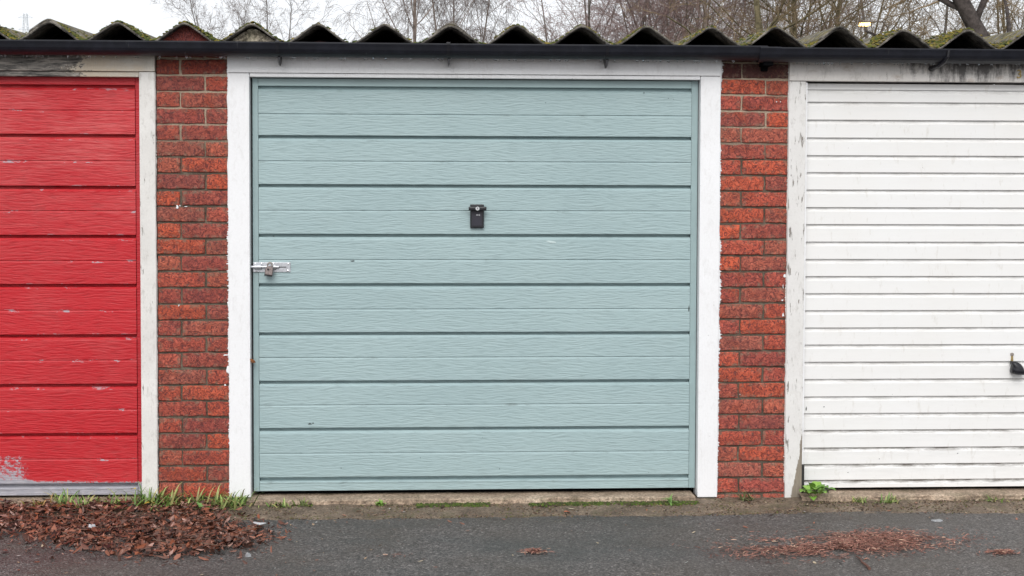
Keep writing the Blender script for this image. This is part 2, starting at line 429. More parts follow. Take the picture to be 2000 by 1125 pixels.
def m_simple(name, c, rough=0.5, metal=0.0, var=0.25, scale=40, bump=0.25, spec=0.5):
    n = NT(name); p = n.obj(); a = n.noise(p, scale, 4, 0.65)
    col = n.mix(n.ramp(a, (0.35, 0.0), (0.7, 1.0)), tuple(v * (1 - var) for v in c[:3]) + (1,), tuple(min(1, v * (1 + var)) for v in c[:3]) + (1,))
    return n.fin(col, rough, n.bump(a, bump, 0.002), metal, spec)

def m_vcol(name, rough=0.7, trans=0.0, var=0.25, scale=200):
    n = NT(name); c = n.attr('col', 'Color'); a = n.noise(n.obj(), scale, 3, 0.6)
    c = n.mix(var, c, n.ramp(a, (0.3, 0.4), (0.7, 1.7)), 'MULTIPLY')
    m = n.fin(c, rough, n.bump(a, 0.3, 0.002), spec=0.35)
    if trans: n.put(n.b.inputs['Transmission Weight'], 0.0); n.put(n.b.inputs['Subsurface Weight'], trans); n.put(n.b.inputs['Subsurface Radius'], (0.004, 0.008, 0.002))
    return m

def m_gutter():
    n = NT('black_gutter_plastic'); p = n.obj(); a = n.noise(n.mapping(p, (14, 30, 3)), 1.0, 4, 0.7); b = n.noise(p, 7, 4, 0.7)
    c = n.mix(n.ramp(a, (0.45, 0.0), (0.75, 0.55)), (0.005, 0.006, 0.011, 1), (0.018, 0.020, 0.032, 1))
    c = n.mix(n.ramp(n.noise(n.mapping(p, (90, 20, 2)), 1.0, 3, 0.6), (0.66, 0.0), (0.74, 0.35)), c, (0.16, 0.16, 0.165, 1))
    return n.fin(c, n.ramp(b, (0.3, 0.42), (0.7, 0.58)), n.bump(b, 0.1, 0.002), spec=0.42)

M = dict(
    tarmac=m_tarmac(),
    apron=m_concrete('dirty_concrete', (0.075, 0.054, 0.038), (0.150, 0.112, 0.080), (0.26, 0.20, 0.145), 0.35),
    slab=m_concrete('slab_concrete', (0.16, 0.115, 0.08), (0.34, 0.255, 0.185), (0.52, 0.41, 0.31), 0.3),
    brick=m_brick(), mortar=m_mortar(),
    green=m_paint_board('sage_green_paint', (0.325, 0.428, 0.437), grain_shade=0.16),
    green_plain=m_simple('sage_green_metal', (0.290, 0.388, 0.395), 0.45, 0, 0.06, 6, 0.1),
    red=m_paint_board('faded_red_paint', (0.46, 0.010, 0.018), chips=1.0, fade=0.58, grain_shade=0.34),
    red_plain=m_paint_board('red_painted_metal', (0.42, 0.012, 0.020), chips=1.0, fade=0.12, grain_shade=0.1),
    white=m_white_timber('fresh_white_gloss', (0.82, 0.825, 0.84, 1), 0.0, 0.12, specks=0.35),
    white_old=m_white_timber('old_white_paint', (0.77, 0.755, 0.73, 1), 0.45, 0.42, specks=0.3),
    white_flaky=m_white_timber('flaking_white_paint', (0.74, 0.73, 0.715, 1), 0.95, 0.25, bare='foot', specks=0.4),
    header_rot=m_white_timber('rotten_header', (0.66, 0.62, 0.55, 1), 0.3, 0.45, bare='rot_left'),
    header_mould=m_white_timber('mouldy_header', (0.72, 0.69, 0.66, 1), 0.3, 0.35, bare='mould'),
    steel=m_white_steel(), roof=m_roof(), gutter=m_gutter(),
    black=m_simple('black_plastic', (0.008, 0.008, 0.012), 0.38, 0, 0.2, 60, 0.1),
    rubber=m_simple('black_rubber', (0.018, 0.017, 0.017), 0.6, 0, 0.3, 60, 0.2),
    zinc=m_simple('zinc_plate', (0.52, 0.53, 0.56), 0.42, 0.75, 0.15, 120, 0.2),
    lockmetal=m_simple('tarnished_brass', (0.30, 0.25, 0.24), 0.45, 0.7, 0.35, 160, 0.3),
    chrome=m_simple('polished_steel', (0.8, 0.8, 0.82), 0.2, 0.9, 0.08, 100, 0.05),
    dull=m_simple('dull_metal', (0.33, 0.29, 0.26), 0.5, 0.6, 0.3, 200, 0.2),
    brass=m_simple('aged_brass', (0.36, 0.26, 0.10), 0.45, 0.3, 0.25, 120, 0.2),
    pale=m_simple('lettering_highlight', (0.55, 0.56, 0.58), 0.5, 0, 0.1, 100, 0.0),
    dark=m_simple('sooty_blockwork', (0.06, 0.055, 0.05), 0.95, 0, 0.4, 6, 0.4, 0.1),
    infill=m_concrete('crumbling_mortar', (0.10, 0.085, 0.06), (0.27, 0.235, 0.18), (0.45, 0.40, 0.33), 0.3),
    leaf=m_vcol('dead_leaves', 0.36), needle=m_vcol('dry_needles', 0.75), grass=m_vcol('grass_blades', 0.5, 0.0, 0.15), moss=m_vcol('moss_clumps', 0.95, 0, 0.35, 400),
    plastic=m_simple('white_litter', (0.50, 0.51, 0.53), 0.5, 0, 0.2, 90, 0.2),
    stone=m_simple('pale_pebble', (0.30, 0.31, 0.32), 0.6, 0, 0.25, 70, 0.3),
    bark_dark=m_simple('dark_bark', (0.075, 0.062, 0.058), 0.9, 0, 0.5, 9, 0.8, 0.2),
    bark_grey=m_simple('grey_bark', (0.16, 0.14, 0.125), 0.9, 0, 0.45, 9, 0.6, 0.2),
    bark_birch=m_simple('birch_bark', (0.25, 0.20, 0.17), 0.85, 0, 0.5, 5, 0.4, 0.2),
    bark_moss=m_simple('mossy_bark', (0.16, 0.135, 0.08), 0.9, 0, 0.5, 8, 0.6, 0.2),
    twig_grey=m_simple('grey_twigs', (0.26, 0.22, 0.21), 0.85, 0, 0.3, 2, 0.0, 0.2),
    twig_red=m_simple('reddish_twigs', (0.30, 0.21, 0.195), 0.85, 0, 0.35, 1.5, 0.0, 0.2),
    twig_olive=m_simple('olive_brown_twigs', (0.27, 0.20, 0.125), 0.85, 0, 0.4, 1.5, 0.0, 0.2),
    galv=m_simple('galvanised_steel', (0.42, 0.45, 0.48), 0.6, 0.0, 0.1, 2, 0.0),
    shade_black=m_simple('shade_black_plastic', (0.006, 0.006, 0.007), 0.95, 0, 0.2, 60, 0.1, 0.0),  # near-black for the shade in the door gaps, also on the union bracket
    water=None,
)
_n = NT('water'); _n.put(_n.b.inputs['Transmission Weight'], 1.0); _n.put(_n.b.inputs['IOR'], 1.33); M['water'] = _n.fin((0.9, 0.95, 1.0, 1), 0.03)
_n = NT('lamp_glow'); _n.put(_n.b.inputs['Emission Color'], (1.0, 0.62, 0.22, 1)); _n.put(_n.b.inputs['Emission Strength'], 9.0); M['glow'] = _n.fin((0.9, 0.7, 0.4, 1), 0.4)

# ================================================================== the ground
TZ = -0.034
xs = np.r_[-600, -60, -12, np.linspace(-4, 4.5, 60), 12, 60, 600]; ys = np.r_[-600, -60, -12, np.linspace(-3, -0.28, 26)]
GX, GY = np.meshgrid(xs, ys)
GZ = TZ + (vnoise(GX * 1.7, GY * 1.7) - 0.5) * 0.010 * (np.abs(GX) < 4) * (GY > -3)
GY2 = GY + (GY > -0.29) * (vnoise(GX * 4, 0 * GX + 3) - 0.5) * 0.04
nx, ny = len(xs), len(ys)
gf = np.array([(j * nx + i, j * nx + i + 1, (j + 1) * nx + i + 1, (j + 1) * nx + i) for j in range(ny - 1) for i in range(nx - 1)])
tag(mesh_obj('tarmac_ground', np.c_[GX.ravel(), GY2.ravel(), GZ.ravel()], gf, M['tarmac'], smooth=True), 'wet grey tarmac forecourt in front of the garages', kind='structure')

# earth below and behind everything, out to the horizon
V, F = box(-600, 600, -0.5, 1600, -0.60, -0.10)
tag(mesh_obj('earth_ground', V, F, m_simple('rough_grass_ground', (0.07, 0.08, 0.035), 0.95, 0, 0.4, 0.8, 0.4)), 'rough ground stretching away behind the garages', kind='structure')

# concrete apron between tarmac and garage slab
ax = np.linspace(-4, 4.5, 220); V = []; F = []
rows = [(-0.36, -0.047), (-0.29, -0.033), (-0.24, -0.030), (-0.17, -0.026), (-0.08, -0.021), (0.06, -0.018), (0.2, -0.018)]
for j, (y, z) in enumerate(rows):
    for x in ax:
        V.append((x, y + (vnoise(x * 9 + j * 5, j * 3.3) - 0.5) * 0.03, z + (vnoise(x * 14 + 3 * j, j * 2.1) - 0.5) * 0.010))
n_ = len(ax); F = np.array([(j * n_ + i, j * n_ + i + 1, (j + 1) * n_ + i + 1, (j + 1) * n_ + i) for j in range(len(rows) - 1) for i in range(n_ - 1)])
tag(mesh_obj('concrete_apron', np.array(V), F, M['apron'], smooth=True), 'dirty concrete strip along the foot of the garages', kind='structure')

# garage floor slabs with a broken front lip under each door
def slab(x0, x1, yf):
    sx = np.linspace(x0, x1, int((x1 - x0) * 60)); V = []; 
    for x in sx:
        e = (float(vnoise(x * 11 + 7, 2.5)) - 0.5) * 0.030 + (float(vnoise(x * 40, 8.5)) - 0.5) * 0.014
        dz = (float(vnoise(x * 15 + 3, 5.5)) - 0.5) * 0.006
        V += [(x, 5.0, 0.0), (x, 0.08, 0.0), (x, yf + 0.018 + e, 0.001 + dz), (x, yf + 0.004 + e, -0.004 + dz), (x, yf + e * 1.2 + 0.004, -0.014), (x, yf + e * 0.6, -0.05)]
    k = 6; F = [(i * k + j, i * k + j + 1, (i + 1) * k + j + 1, (i + 1) * k + j) for i in range(len(sx) - 1) for j in range(k - 1)]
    tag(mesh_obj('garage_floor', V, F, M['slab']), None, kind='structure')
slab(-3.62, -1.50, -0.055); slab(-1.06, 1.03, -0.075); slab(1.53, 3.70, -0.085)

# unseen block walls that close the garages and keep them dark inside
for nm, b_ in (('garage_back_wall', (-3.8, 3.85, 4.95, 5.1, -0.1, 2.16)), ('garage_side_wall', (-3.80, -3.68, 0.0, 4.95, -0.1, 2.14)), ('garage_side_wall', (3.73, 3.85, 0.0, 4.95, -0.1, 2.14)),
               ('garage_party_wall', (-1.35, -1.24, 0.13, 4.95, -0.1, 2.10)), ('garage_party_wall', (1.25, 1.36, 0.13, 4.95, -0.1, 2.10))):
    V, F = box(*b_); tag(mesh_obj(nm, V, F, M['dark']), None, kind='structure')

# ================================================================== brick piers
def brick_mesh(w, seed, h=0.0662, d=0.1025):
    r = np.random.default_rng(seed); nx, nz = (9, 4) if w > 0.15 else (5, 4)
    U = np.linspace(0, 1, nx); T = np.linspace(0, 1, nz)
    ch = 0.004
    V = []; E = []; F = []
    for j, t in enumerate(T):
        for i, u in enumerate(U):
            be = i in (0, nx - 1) or j in (0, nz - 1)
            x = (u - 0.5) * (w - 2 * ch * 0.8); z = (t - 0.5) * (h - 2 * ch * 0.8)
            jit = r.normal(0, 0.0011, 2) if be else r.normal(0, 0.0006, 2)
            y = (0.0016 if be else 0.0) + r.normal(0, 0.0007)
            if i in (0, nx - 1) and j in (0, nz - 1): y += 0.002; x *= 0.985; z *= 0.96
            V.append((x + jit[0], y, z + jit[1])); E.append(1.0 if be else 0.0)
    idx = lambda i, j: j * nx + i
    for j in range(nz - 1):
        for i in range(nx - 1): F.append((idx(i, j), idx(i + 1, j), idx(i + 1, j + 1), idx(i, j + 1)))
    loop = [idx(i, 0) for i in range(nx)] + [idx(nx - 1, j) for j in range(1, nz)] + [idx(i, nz - 1) for i in range(nx - 2, -1, -1)] + [idx(0, j) for j in range(nz - 2, 0, -1)]
    prev = loop
    for depth, grow in ((0.006, ch * 0.8), (d, ch * 0.8)):
        cur = []
        for v in loop:
            x, y, z = V[v]
            gx = grow * np.sign(x) if abs(x) > (w / 2 - 3 * ch) else 0; gz = grow * np.sign(z) if abs(z) > (h / 2 - 3 * ch) else 0
            V.append((x + gx, depth, z + gz)); E.append(0.7); cur.append(len(V) - 1)
        for a in range(len(loop)):
            b2 = (a + 1) % len(loop); F.append((prev[b2], prev[a], cur[a], cur[b2]))
        prev = cur
    F.append(tuple(prev))
    return mesh_data('brick', V, F, M['brick'], {'edge': E})
STR = [brick_mesh(0.2175, s) for s in range(6)]; HDR = [brick_mesh(0.105, 20 + s) for s in range(6)]
PAL = [(0.33, 0.064, 0.046), (0.29, 0.066, 0.052), (0.36, 0.068, 0.044), (0.24, 0.064, 0.056), (0.27, 0.058, 0.050), (0.31, 0.085, 0.060), (0.41, 0.075, 0.040), (0.26, 0.082, 0.062)]
def pier(x0, label, seed, brighter):
    t = Thing('brick_pier', (x0 + 0.164, 0, 0), label, 'brick pier', 'brick piers between the garage doors')
    r = np.random.default_rng(seed); NC = 28
    V = []; F = []
    # mortar body, joints recessed behind the bricks
    bx, bf = box(x0 + 0.001, x0 + 0.3265, 0.0095, 0.33, -0.08, 2.10)
    t.part('mortar', bx, bf, M['mortar'])
    for i in range(-1, NC):
        z = 0.075 * i + 0.0375
        order = (('h', x0 + 0.052), ('s', x0 + 0.2205)) if i % 2 == 0 else (('s', x0 + 0.108), ('h', x0 + 0.2765))
        for k, xc in order:
            me = (STR if k == 's' else HDR)[r.integers(6)]
            o = bpy.data.objects.new('brick', me); COL.objects.link(o); o.parent = t.o
            o.location = (xc - t.loc.x + r.normal(0, 0.0012), r.normal(0, 0.0011), z + r.normal(0, 0.0010))
            o.rotation_euler = (0, r.normal(0, 0.0045), 0)
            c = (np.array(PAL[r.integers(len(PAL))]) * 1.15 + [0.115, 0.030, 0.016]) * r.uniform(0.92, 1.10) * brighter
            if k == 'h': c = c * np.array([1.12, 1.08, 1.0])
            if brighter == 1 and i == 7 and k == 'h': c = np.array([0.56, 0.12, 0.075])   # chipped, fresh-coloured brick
            if brighter > 1 and i >= 26: c = c * np.array([0.15, 0.28, 0.36])     # top courses coloured much darker under the gutter joint
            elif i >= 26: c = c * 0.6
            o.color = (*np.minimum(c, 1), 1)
    return t
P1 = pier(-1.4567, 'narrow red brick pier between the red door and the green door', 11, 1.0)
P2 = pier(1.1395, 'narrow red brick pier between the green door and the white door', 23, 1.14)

# ================================================================== door frames
YF = -0.012
def paint_slop(x, z0, z1, side, seed, amp=0.010):
    """ragged brushed paint edge lapping onto the brick arrises, a skin 1.5 mm thick in front of the brick"""
    r = np.random.default_rng(seed); zs = np.arange(z0, z1, 0.0022); V = []; F = []
    for i, z in enumerate(zs):
        e = 0.7 * amp * (0.08 + 0.55 * vnoise(z * 13 + seed, seed) ** 2 + (0.45 * vnoise(z * 60, seed + 5) ** 2 + 0.8 * r.random() ** 6) * vnoise(z * 7 + 9, seed + 2) * 1.5)
        y = -0.0022
        V += [(x - side * 0.004, y - 0.004, z), (x + side * e, y, z + r.normal(0, 0.001)), (x + side * e, y + 0.0035, z)]
        if i:
            a = 3 * (i - 1); F += [(a, a + 1, a + 4, a + 3), (a + 1, a + 2, a + 5, a + 4)]
    return V, F

def board_x(x0, x1, y0, y1, z0, z1, b=0.003): return box(x0, x1, y0, y1, z0, z1, b)

# left: weathered frame round the red door
t = Thing('door_frame', (-1.50, 0, 0), 'weathered grey-white timber frame with rotten header around the red garage door', 'door frame', 'timber frames round the garage doors')
LF = t
t.part('jamb', *board_x(-1.532, -1.4605, YF, 0.10, 0.005, 1.962), M['white_old'])
t.part('jamb', *board_x(-3.675, -3.60, YF, 0.10, 0.005, 1.962), M['white_old'])
o = mesh_obj('header', *(lambda vf: ([(v[0] + 1.76, v[1], v[2] - 1.96) for v in vf[0]], vf[1]))(board_x(-3.675, -1.4605, YF - 0.004, 0.10, 1.9645, 2.066)), M['header_rot'])
o.parent = t.o; o.location = (-1.76 + 1.50, 0, 1.96)
o = mesh_obj('door_stop', *(lambda vf: ([(v[0] + 1.80, v[1], v[2] - 1.96) for v in vf[0]], vf[1]))(board_x(-3.60, -1.5335, YF + 0.008, 0.09, 1.940, 1.963)), M['header_rot'])
o.parent = t.o; o.location = (-1.80 + 1.50, 0, 1.96)
t.part('paint_edge', *paint_slop(-1.4605, 0.05, 1.96, 1, 5, 0.006), M['white_old'])

# centre: freshly painted frame round the green door
t = Thing('door_frame', (0.0, 0, 0), 'freshly painted bright white timber frame around the green garage door', 'door frame', 'timber frames round the garage doors')
t.part('jamb', *board_x(-1.131, -1.034, YF, 0.10, 0.004, 1.960), M['white'])
t.part('jamb', *board_x(1.0505, 1.1445, YF, 0.10, -0.014, 1.960), M['white'])
t.part('header', *board_x(-1.133, 1.1465, YF - 0.004, 0.10, 1.9625, 2.070), M['white'])
t.part('door_stop', *board_x(-1.0325, 1.049, YF + 0.004, 0.09, 1.944, 1.961), M['white'])
t.part('paint_edge', *paint_slop(-1.131, 0.0, 2.03, -1, 1, 0.013), M['white'])
t.part('paint_edge', *paint_slop(1.1445, 0.0, 2.03, 1, 2, 0.015), M['white'])

# right: flaking frame round the white door
t = Thing('door_frame', (1.50, 0, 0), 'flaking white timber frame with mould-stained header around the white ribbed door', 'door frame', 'timber frames round the garage doors')
t.part('jamb', *board_x(1.4665, 1.5475, YF, 0.10, -0.04, 1.940), M['white_flaky'])
t.part('jamb', *board_x(3.635, 3.71, YF, 0.10, 0.004, 1.940), M['white_flaky'])
o = mesh_obj('header', *(lambda vf: ([(v[0] - 2.2, v[1], v[2] - 1.94) for v in vf[0]], vf[1]))(board_x(1.4665, 3.71, YF - 0.004, 0.10, 1.9425, 2.066)), M['header_mould'])
o.parent = t.o; o.location = (2.2 - 1.50, 0, 1.94)
t.part('paint_edge', *paint_slop(1.4665, 0.05, 2.0, -1, 9, 0.008), M['white_old'])

# ================================================================== panelled doors
def boards(t, x0, x1, yf, grooves, mids, bottom, mat, plain, xin0, xin1):
    """up-and-over door: perimeter stiles and rails, grooved boards between"""
    top = grooves[0]; zt = 1.9415
    st = 0.004   # stiles sit a touch behind the board faces
    t.part('stile', *box(x0, xin0, yf + st, yf + 0.045, bottom, zt, 0.002), plain)
    t.part('stile', *box(xin1, x1, yf + st, yf + 0.045, bottom, zt, 0.002), plain)
    t.part('top_rail', *box(xin0 + 0.0005, xin1 - 0.0005, yf + st - 0.001, yf + 0.045, top + 0.001, zt - 0.001, 0.002), plain)
    t.part('backing_sheet', *box(xin0, xin1, yf + 0.0305, yf + 0.036, bottom + 0.002, top + 0.02), plain)
    xs = np.linspace(xin0 + 0.0012, xin1 - 0.0012, 26); r = np.random.default_rng(int(abs(x0) * 100))
    n = len(grooves)
    for k in range(n - 1):
        g, m, g2 = grooves[k], mids[k], grooves[k + 1]
        prof = [(0.030, g - 0.0005), (0.026, g - 0.0115), (0.010, g - 0.0142), (0.0, g - 0.0240), (0.0, g - 0.028), (0.0, m + 0.006), (0.0, m + 0.0024), (0.0050, m + 0.0010), (0.0, m - 0.0078), (0.0, m - 0.012),
                (0.0, g2 + 0.008), (0.0, g2 + 0.0030), (0.0020, g2 + 0.0006), (0.030, g2 + 0.0002)]
        ed = [0, 0, 0.5, 0.8, 0, 0, 0.9, 1, 1, 0, 0, 0.6, 0.5, 0]
        ph = r.random() * 20
        wob = lambda x, j: ((float(vnoise(x * 2.1 + ph, k * 1.7)) - 0.5) * 0.0022 if 3 < j < 12 else 0.0, 0)
        V, F = extrude_x([(yf + y, z) for y, z in prof], xs, wob=wob)
        t.part('panel', V, F, mat, attrs={'edge': np.tile(ed, len(xs))})
    # bottom rail with a kick lip
    g = grooves[-1]; prof = [(0.030, g - 0.0005), (0.028, g - 0.013), (0.003, g - 0.019), (0.0, g - 0.022), (0.0, g - 0.027), (0.002, g - 0.029), (0.002, bottom + 0.002), (0.006, bottom), (0.04, bottom)]
    V, F = extrude_x([(yf + y, z) for y, z in prof], xs)
    t.part('bottom_rail', V, F, mat, attrs={'edge': np.tile([0, 0, .8, 1, 1, .5, 0, .5, 0], len(xs))})

YD = 0.030
GD = Thing('garage_door', (0.008, YD, 0), 'sage green panelled up-and-over garage door with black handle in the middle', 'garage door', 'garage doors in the row')
boards(GD, -1.0255, 1.0465, YD, [1.905, 1.678, 1.452, 1.222, 0.992, 0.764, 0.538, 0.317, 0.086], [1.777, 1.560, 1.332, 1.103, 0.873, 0.647, 0.425, 0.199], 0.022, M['green'], M['green_plain'], -0.999, 1.016)
RD = Thing('garage_door', (-2.565, YD, 0), 'faded red panelled up-and-over garage door with flaking paint', 'garage door', 'garage doors in the row')
boards(RD, -3.598, -1.5345, YD, [1.904, 1.678, 1.441, 1.216, 0.990, 0.757, 0.528, 0.299, 0.066], [1.788, 1.557, 1.328, 1.098, 0.870, 0.639, 0.410, 0.180], 0.011, M['red'], M['red_plain'], -3.572, -1.558)

RD.part('seal_and_gap_shade', *box(-3.59, -1.54, YD + 0.050, YD + 0.065, 0.0005, 0.05, 0.002), M['shade_black'])  # black strip standing in for the dark gap below the red door
# ribbed white door
WD = Thing('garage_door', (2.595, YD, 0), 'white ribbed steel up-and-over garage door on the right', 'garage door', 'garage doors in the row')
x0, x1 = 1.5565, 3.632
WD.part('stile', *box(x0, x0 + 0.0065, YD - 0.003, YD + 0.04, 0.02, 1.936, 0.0015), M['steel'], attrs=None)
WD.part('stile', *box(x1 - 0.0065, x1, YD - 0.003, YD + 0.04, 0.02, 1.936, 0.0015), M['steel'])
rl = [1.846, 1.762, 1.678, 1.595, 1.515, 1.433, 1.350, 1.270, 1.187, 1.105, 1.024, 0.943, 0.862, 0.780, 0.699, 0.617, 0.535, 0.452, 0.372, 0.292, 0.208, 0.129, 0.053]
WD.part('top_rail', *box(x0 + 0.007, x1 - 0.007, YD + 0.004, YD + 0.04, 1.905, 1.934, 0.003), M['steel'])
tops = [1.904] + rl; xs_ = np.linspace(x0 + 0.0072, x1 - 0.0072, 14)
for k in range(len(tops)):
    zt = tops[k]; zb = rl[k] if k < len(rl) else 0.016
    last = k == len(tops) - 1
    prof = [(0.011, zt - 0.0004), (0.011, zt - 0.0055), (0.0022, zt - 0.016), (0.0, zt - 0.0185), (0.0, zb + 0.003), (0.003, zb + 0.0006), (0.011, zb + 0.0002)]
    if last: prof = prof[:4] + [(0.0, zb + 0.002), (0.004, zb), (0.03, zb)]
    ph = k * 3.7
    wob = lambda x, j: ((float(vnoise(x * 1.7 + ph, k)) - 0.5) * 0.0015 if 1 < j < 5 else 0.0, 0)
    V, F = extrude_x([(YD + y, z) for y, z in prof], xs_, wob=wob)
    WD.part('rib_panel', V, F, M['steel'], attrs={'edge': np.tile([1, 1, 0.55, 0.12, 0.0, 0.3, 1], len(xs_))})
WD.part('weather_seal', *box(1.5480, 1.5600, -0.009, 0.026, 0.003, 0.135, 0.002), M['rubber'])
WD.part('weather_seal', *box(1.5480, 1.5560, -0.004, 0.0265, 0.137, 1.935, 0.001), M['white'])
WD.part('seal_and_gap_shade', *box(1.5605, 1.683, YD - 0.022, YD + 0.03, 0.000, 0.0225, 0.003), M['rubber'])
WD.part('seal_and_gap_shade', *box(1.58, 3.63, YD + 0.045, YD + 0.06, 0.0005, 0.05, 0.002), M['shade_black'])  # set-back black strip, paints the gap's shade below the white door
# black strip painting in the shade of the gap under the green door
GD.part('seal_and_gap_shade', *box(-1.02, 1.04, YD + 0.050, YD + 0.065, 0.0005, 0.05, 0.002), M['shade_black'])

# handle of the white door: swept black grip with a keyhole cover above
def px_poly(pts): return pts
cx, cz = 2.553, 0.612
hp = [(0.000, 0.004), (0.014, 0.008), (0.032, 0.005), (0.046, -0.004), (0.057, -0.019), (0.065, -0.038), (0.066, -0.050), (0.060, -0.055), (0.034, -0.054), (0.010, -0.049), (0.002, -0.042), (0.004, -0.026), (0.008, -0.010)]
h = WD.part('handle', *prism_y([(cx + a, cz + b_) for a, b_ in hp], YD - 0.042, YD - 0.004, 0.010), M['black'], smooth=True)
WD.part('handle_lip', *prism_y([(cx + 0.004 + a * 0.92, cz + 0.0 + b_) for a, b_ in [(0.004, -0.040), (0.060, -0.045), (0.062, -0.052), (0.008, -0.048)]], YD - 0.050, YD - 0.020, 0.004), M['black'], parent=h)
WD.part('spindle_plate', *lathe([(0.020, 0.001), (0.020, -0.006), (0.016, -0.009)], (cx + 0.03, YD, cz - 0.025), 'Y', 20), M['black'], parent=h)
k_ = WD.part('keyhole_cover', *lathe([(0.0085, 0.0), (0.0085, -0.004), (0.006, -0.007)], (2.566, YD - 0.001, 0.652), 'Y', 18), M['dull'])
WD.part('cover_tail', *prism_y([(2.5625, 0.648), (2.5695, 0.648), (2.572, 0.621), (2.560, 0.621)], YD - 0.006, YD + 0.006, 0.001), M['brass'], parent=k_)

# handle of the green door: tall black back plate, cross bar, bright lock barrel
hx, hz = 0.0115, 1.3065
h = GD.part('handle', *box(hx - 0.032, hx + 0.032, YD - 0.016, YD - 0.0005, 1.252, 1.362, 0.004), M['black'])
GD.part('plate_face', *box(hx - 0.024, hx + 0.022, YD - 0.0185, YD - 0.0165, 1.262, 1.328, 0.0008), m_simple('charcoal_plastic', (0.018, 0.017, 0.028), 0.45, 0, 0.15, 50, 0.1), parent=h)
GD.part('grip', *box(hx - 0.040, hx + 0.043, YD - 0.044, YD - 0.026, 1.334, 1.3515, 0.005), M['black'], parent=h)
GD.part('grip_stem', *lathe([(0.013, 0.0), (0.013, -0.03)], (hx + 0.001, YD - 0.012, 1.343), 'Y', 16), M['black'], parent=h)
GD.part('lock_barrel', *lathe([(0.0095, 0.0), (0.0095, -0.006), (0.0075, -0.008)], (hx + 0.001, YD - 0.043, 1.3432), 'Y', 20), M['chrome'], parent=h)
GD.part('keyhole', *box(hx - 0.0002, hx + 0.0022, YD - 0.0518, YD - 0.0505, 1.339, 1.3475), M['rubber'], parent=h)
# highlights on the tiny moulded lettering, put in as pale raised dashes
mk = []
for i, (dx, w_, hh) in enumerate(((0.0, 0.003, 0.004), (0.0042, 0.003, 0.0045), (0.0085, 0.0035, 0.004), (0.014, 0.003, 0.0075))):
    mk.append(box(hx - 0.004 + dx, hx - 0.004 + dx + w_, YD - 0.0195, YD - 0.0178, 1.3125 - hh / 2, 1.3125 + hh / 2))
GD.part('moulded_mark', *join(*mk), M['pale'], parent=h)

# scuffs: chips and scratches in the paint, each a thin fleck on the board
def fleck(x, z, w, h_, y, seed):
    r = np.random.default_rng(seed); n = 9; a = np.arange(n) * 2 * math.pi / n; q = r.uniform(0.35, 1.0, n)
    V = [(x + w * c * math.cos(t2), y, z + h_ * c * math.sin(t2)) for c, t2 in zip(q, a)] + [(x, y - 0.0004, z)]
    return V, [(i, (i + 1) % n, n) for i in range(n)]
M['scuff_dark'] = m_simple('bare_dark_metal', (0.045, 0.055, 0.055), 0.7, 0, 0.3, 200, 0.1)
M['scuff_pale'] = m_simple('pale_scuff', (0.50, 0.60, 0.60), 0.7, 0, 0.1, 100, 0.1)
for i, (x, z, w, h_, m_) in enumerate([(-0.566, 1.098, 0.012, 0.004, 'dark'), (-0.765, 0.338, 0.010, 0.005, 'dark'), (-0.750, 0.341, 0.006, 0.004, 'dark'), (0.361, 1.187, 0.034, 0.008, 'pale'), (1.010, 0.875, 0.003, 0.025, 'dark'), (0.79, 1.885, 0.003, 0.007, 'dark'),
        (0.50, 0.69, 0.008, 0.003, 'pale'), (-0.93, 1.213, 0.008, 0.0025, 'dark'), (0.905, 1.86, 0.004, 0.002, 'dark'), (0.93, 1.855, 0.003, 0.002, 'dark'), (0.33, 1.835, 0.003, 0.003, 'dark'), (-0.62, 0.13, 0.004, 0.003, 'dark'), (0.12, 0.12, 0.004, 0.003, 'dark'), (-0.25, 0.175, 0.003, 0.003, 'dark')]):
    GD.part('paint_scuff', *fleck(x, z, w, h_, YD - 0.0016, 100 + i), M['scuff_' + m_])
for i, (x, z, w, h_) in enumerate([(1.575, 0.395, 0.004, 0.016), (1.66, 0.405, 0.004, 0.004), (2.05, 0.20, 0.003, 0.003), (2.31, 0.178, 0.004, 0.003), (1.93, 0.155, 0.003, 0.003), (1.78, 0.09, 0.003, 0.003)]):
    WD.part('paint_scuff', *fleck(x, z, w, h_, YD - 0.0012, 140 + i), M['scuff_dark'])
for i, (x, z, w, h_) in enumerate([(-1.365, 1.345, 0.007, 0.012), (-1.352, 1.353, 0.004, 0.005), (-1.325, 1.349, 0.012, 0.0025), (-1.147, 0.665, 0.016, 0.005), (-1.139, 0.60, 0.010, 0.018), (-1.36, 0.895, 0.005, 0.008), (-1.15, 0.525, 0.006, 0.006)]):
    P1.part('paint_splash', *fleck(x, z, w, h_, -0.0035, 170 + i), M['white'])
for i, (x, z, w, h_) in enumerate([(1.452, 0.845, 0.006, 0.012), (1.447, 0.915, 0.005, 0.006), (1.41, 1.845, 0.004, 0.004), (1.428, 1.845, 0.004, 0.004), (1.456, 1.03, 0.006, 0.014), (1.45, 0.98, 0.003, 0.016), (1.25, 0.47, 0.003, 0.003)]):
    P2.part('paint_splash', *fleck(x, z, w, h_, -0.0035, 190 + i), M['white'])

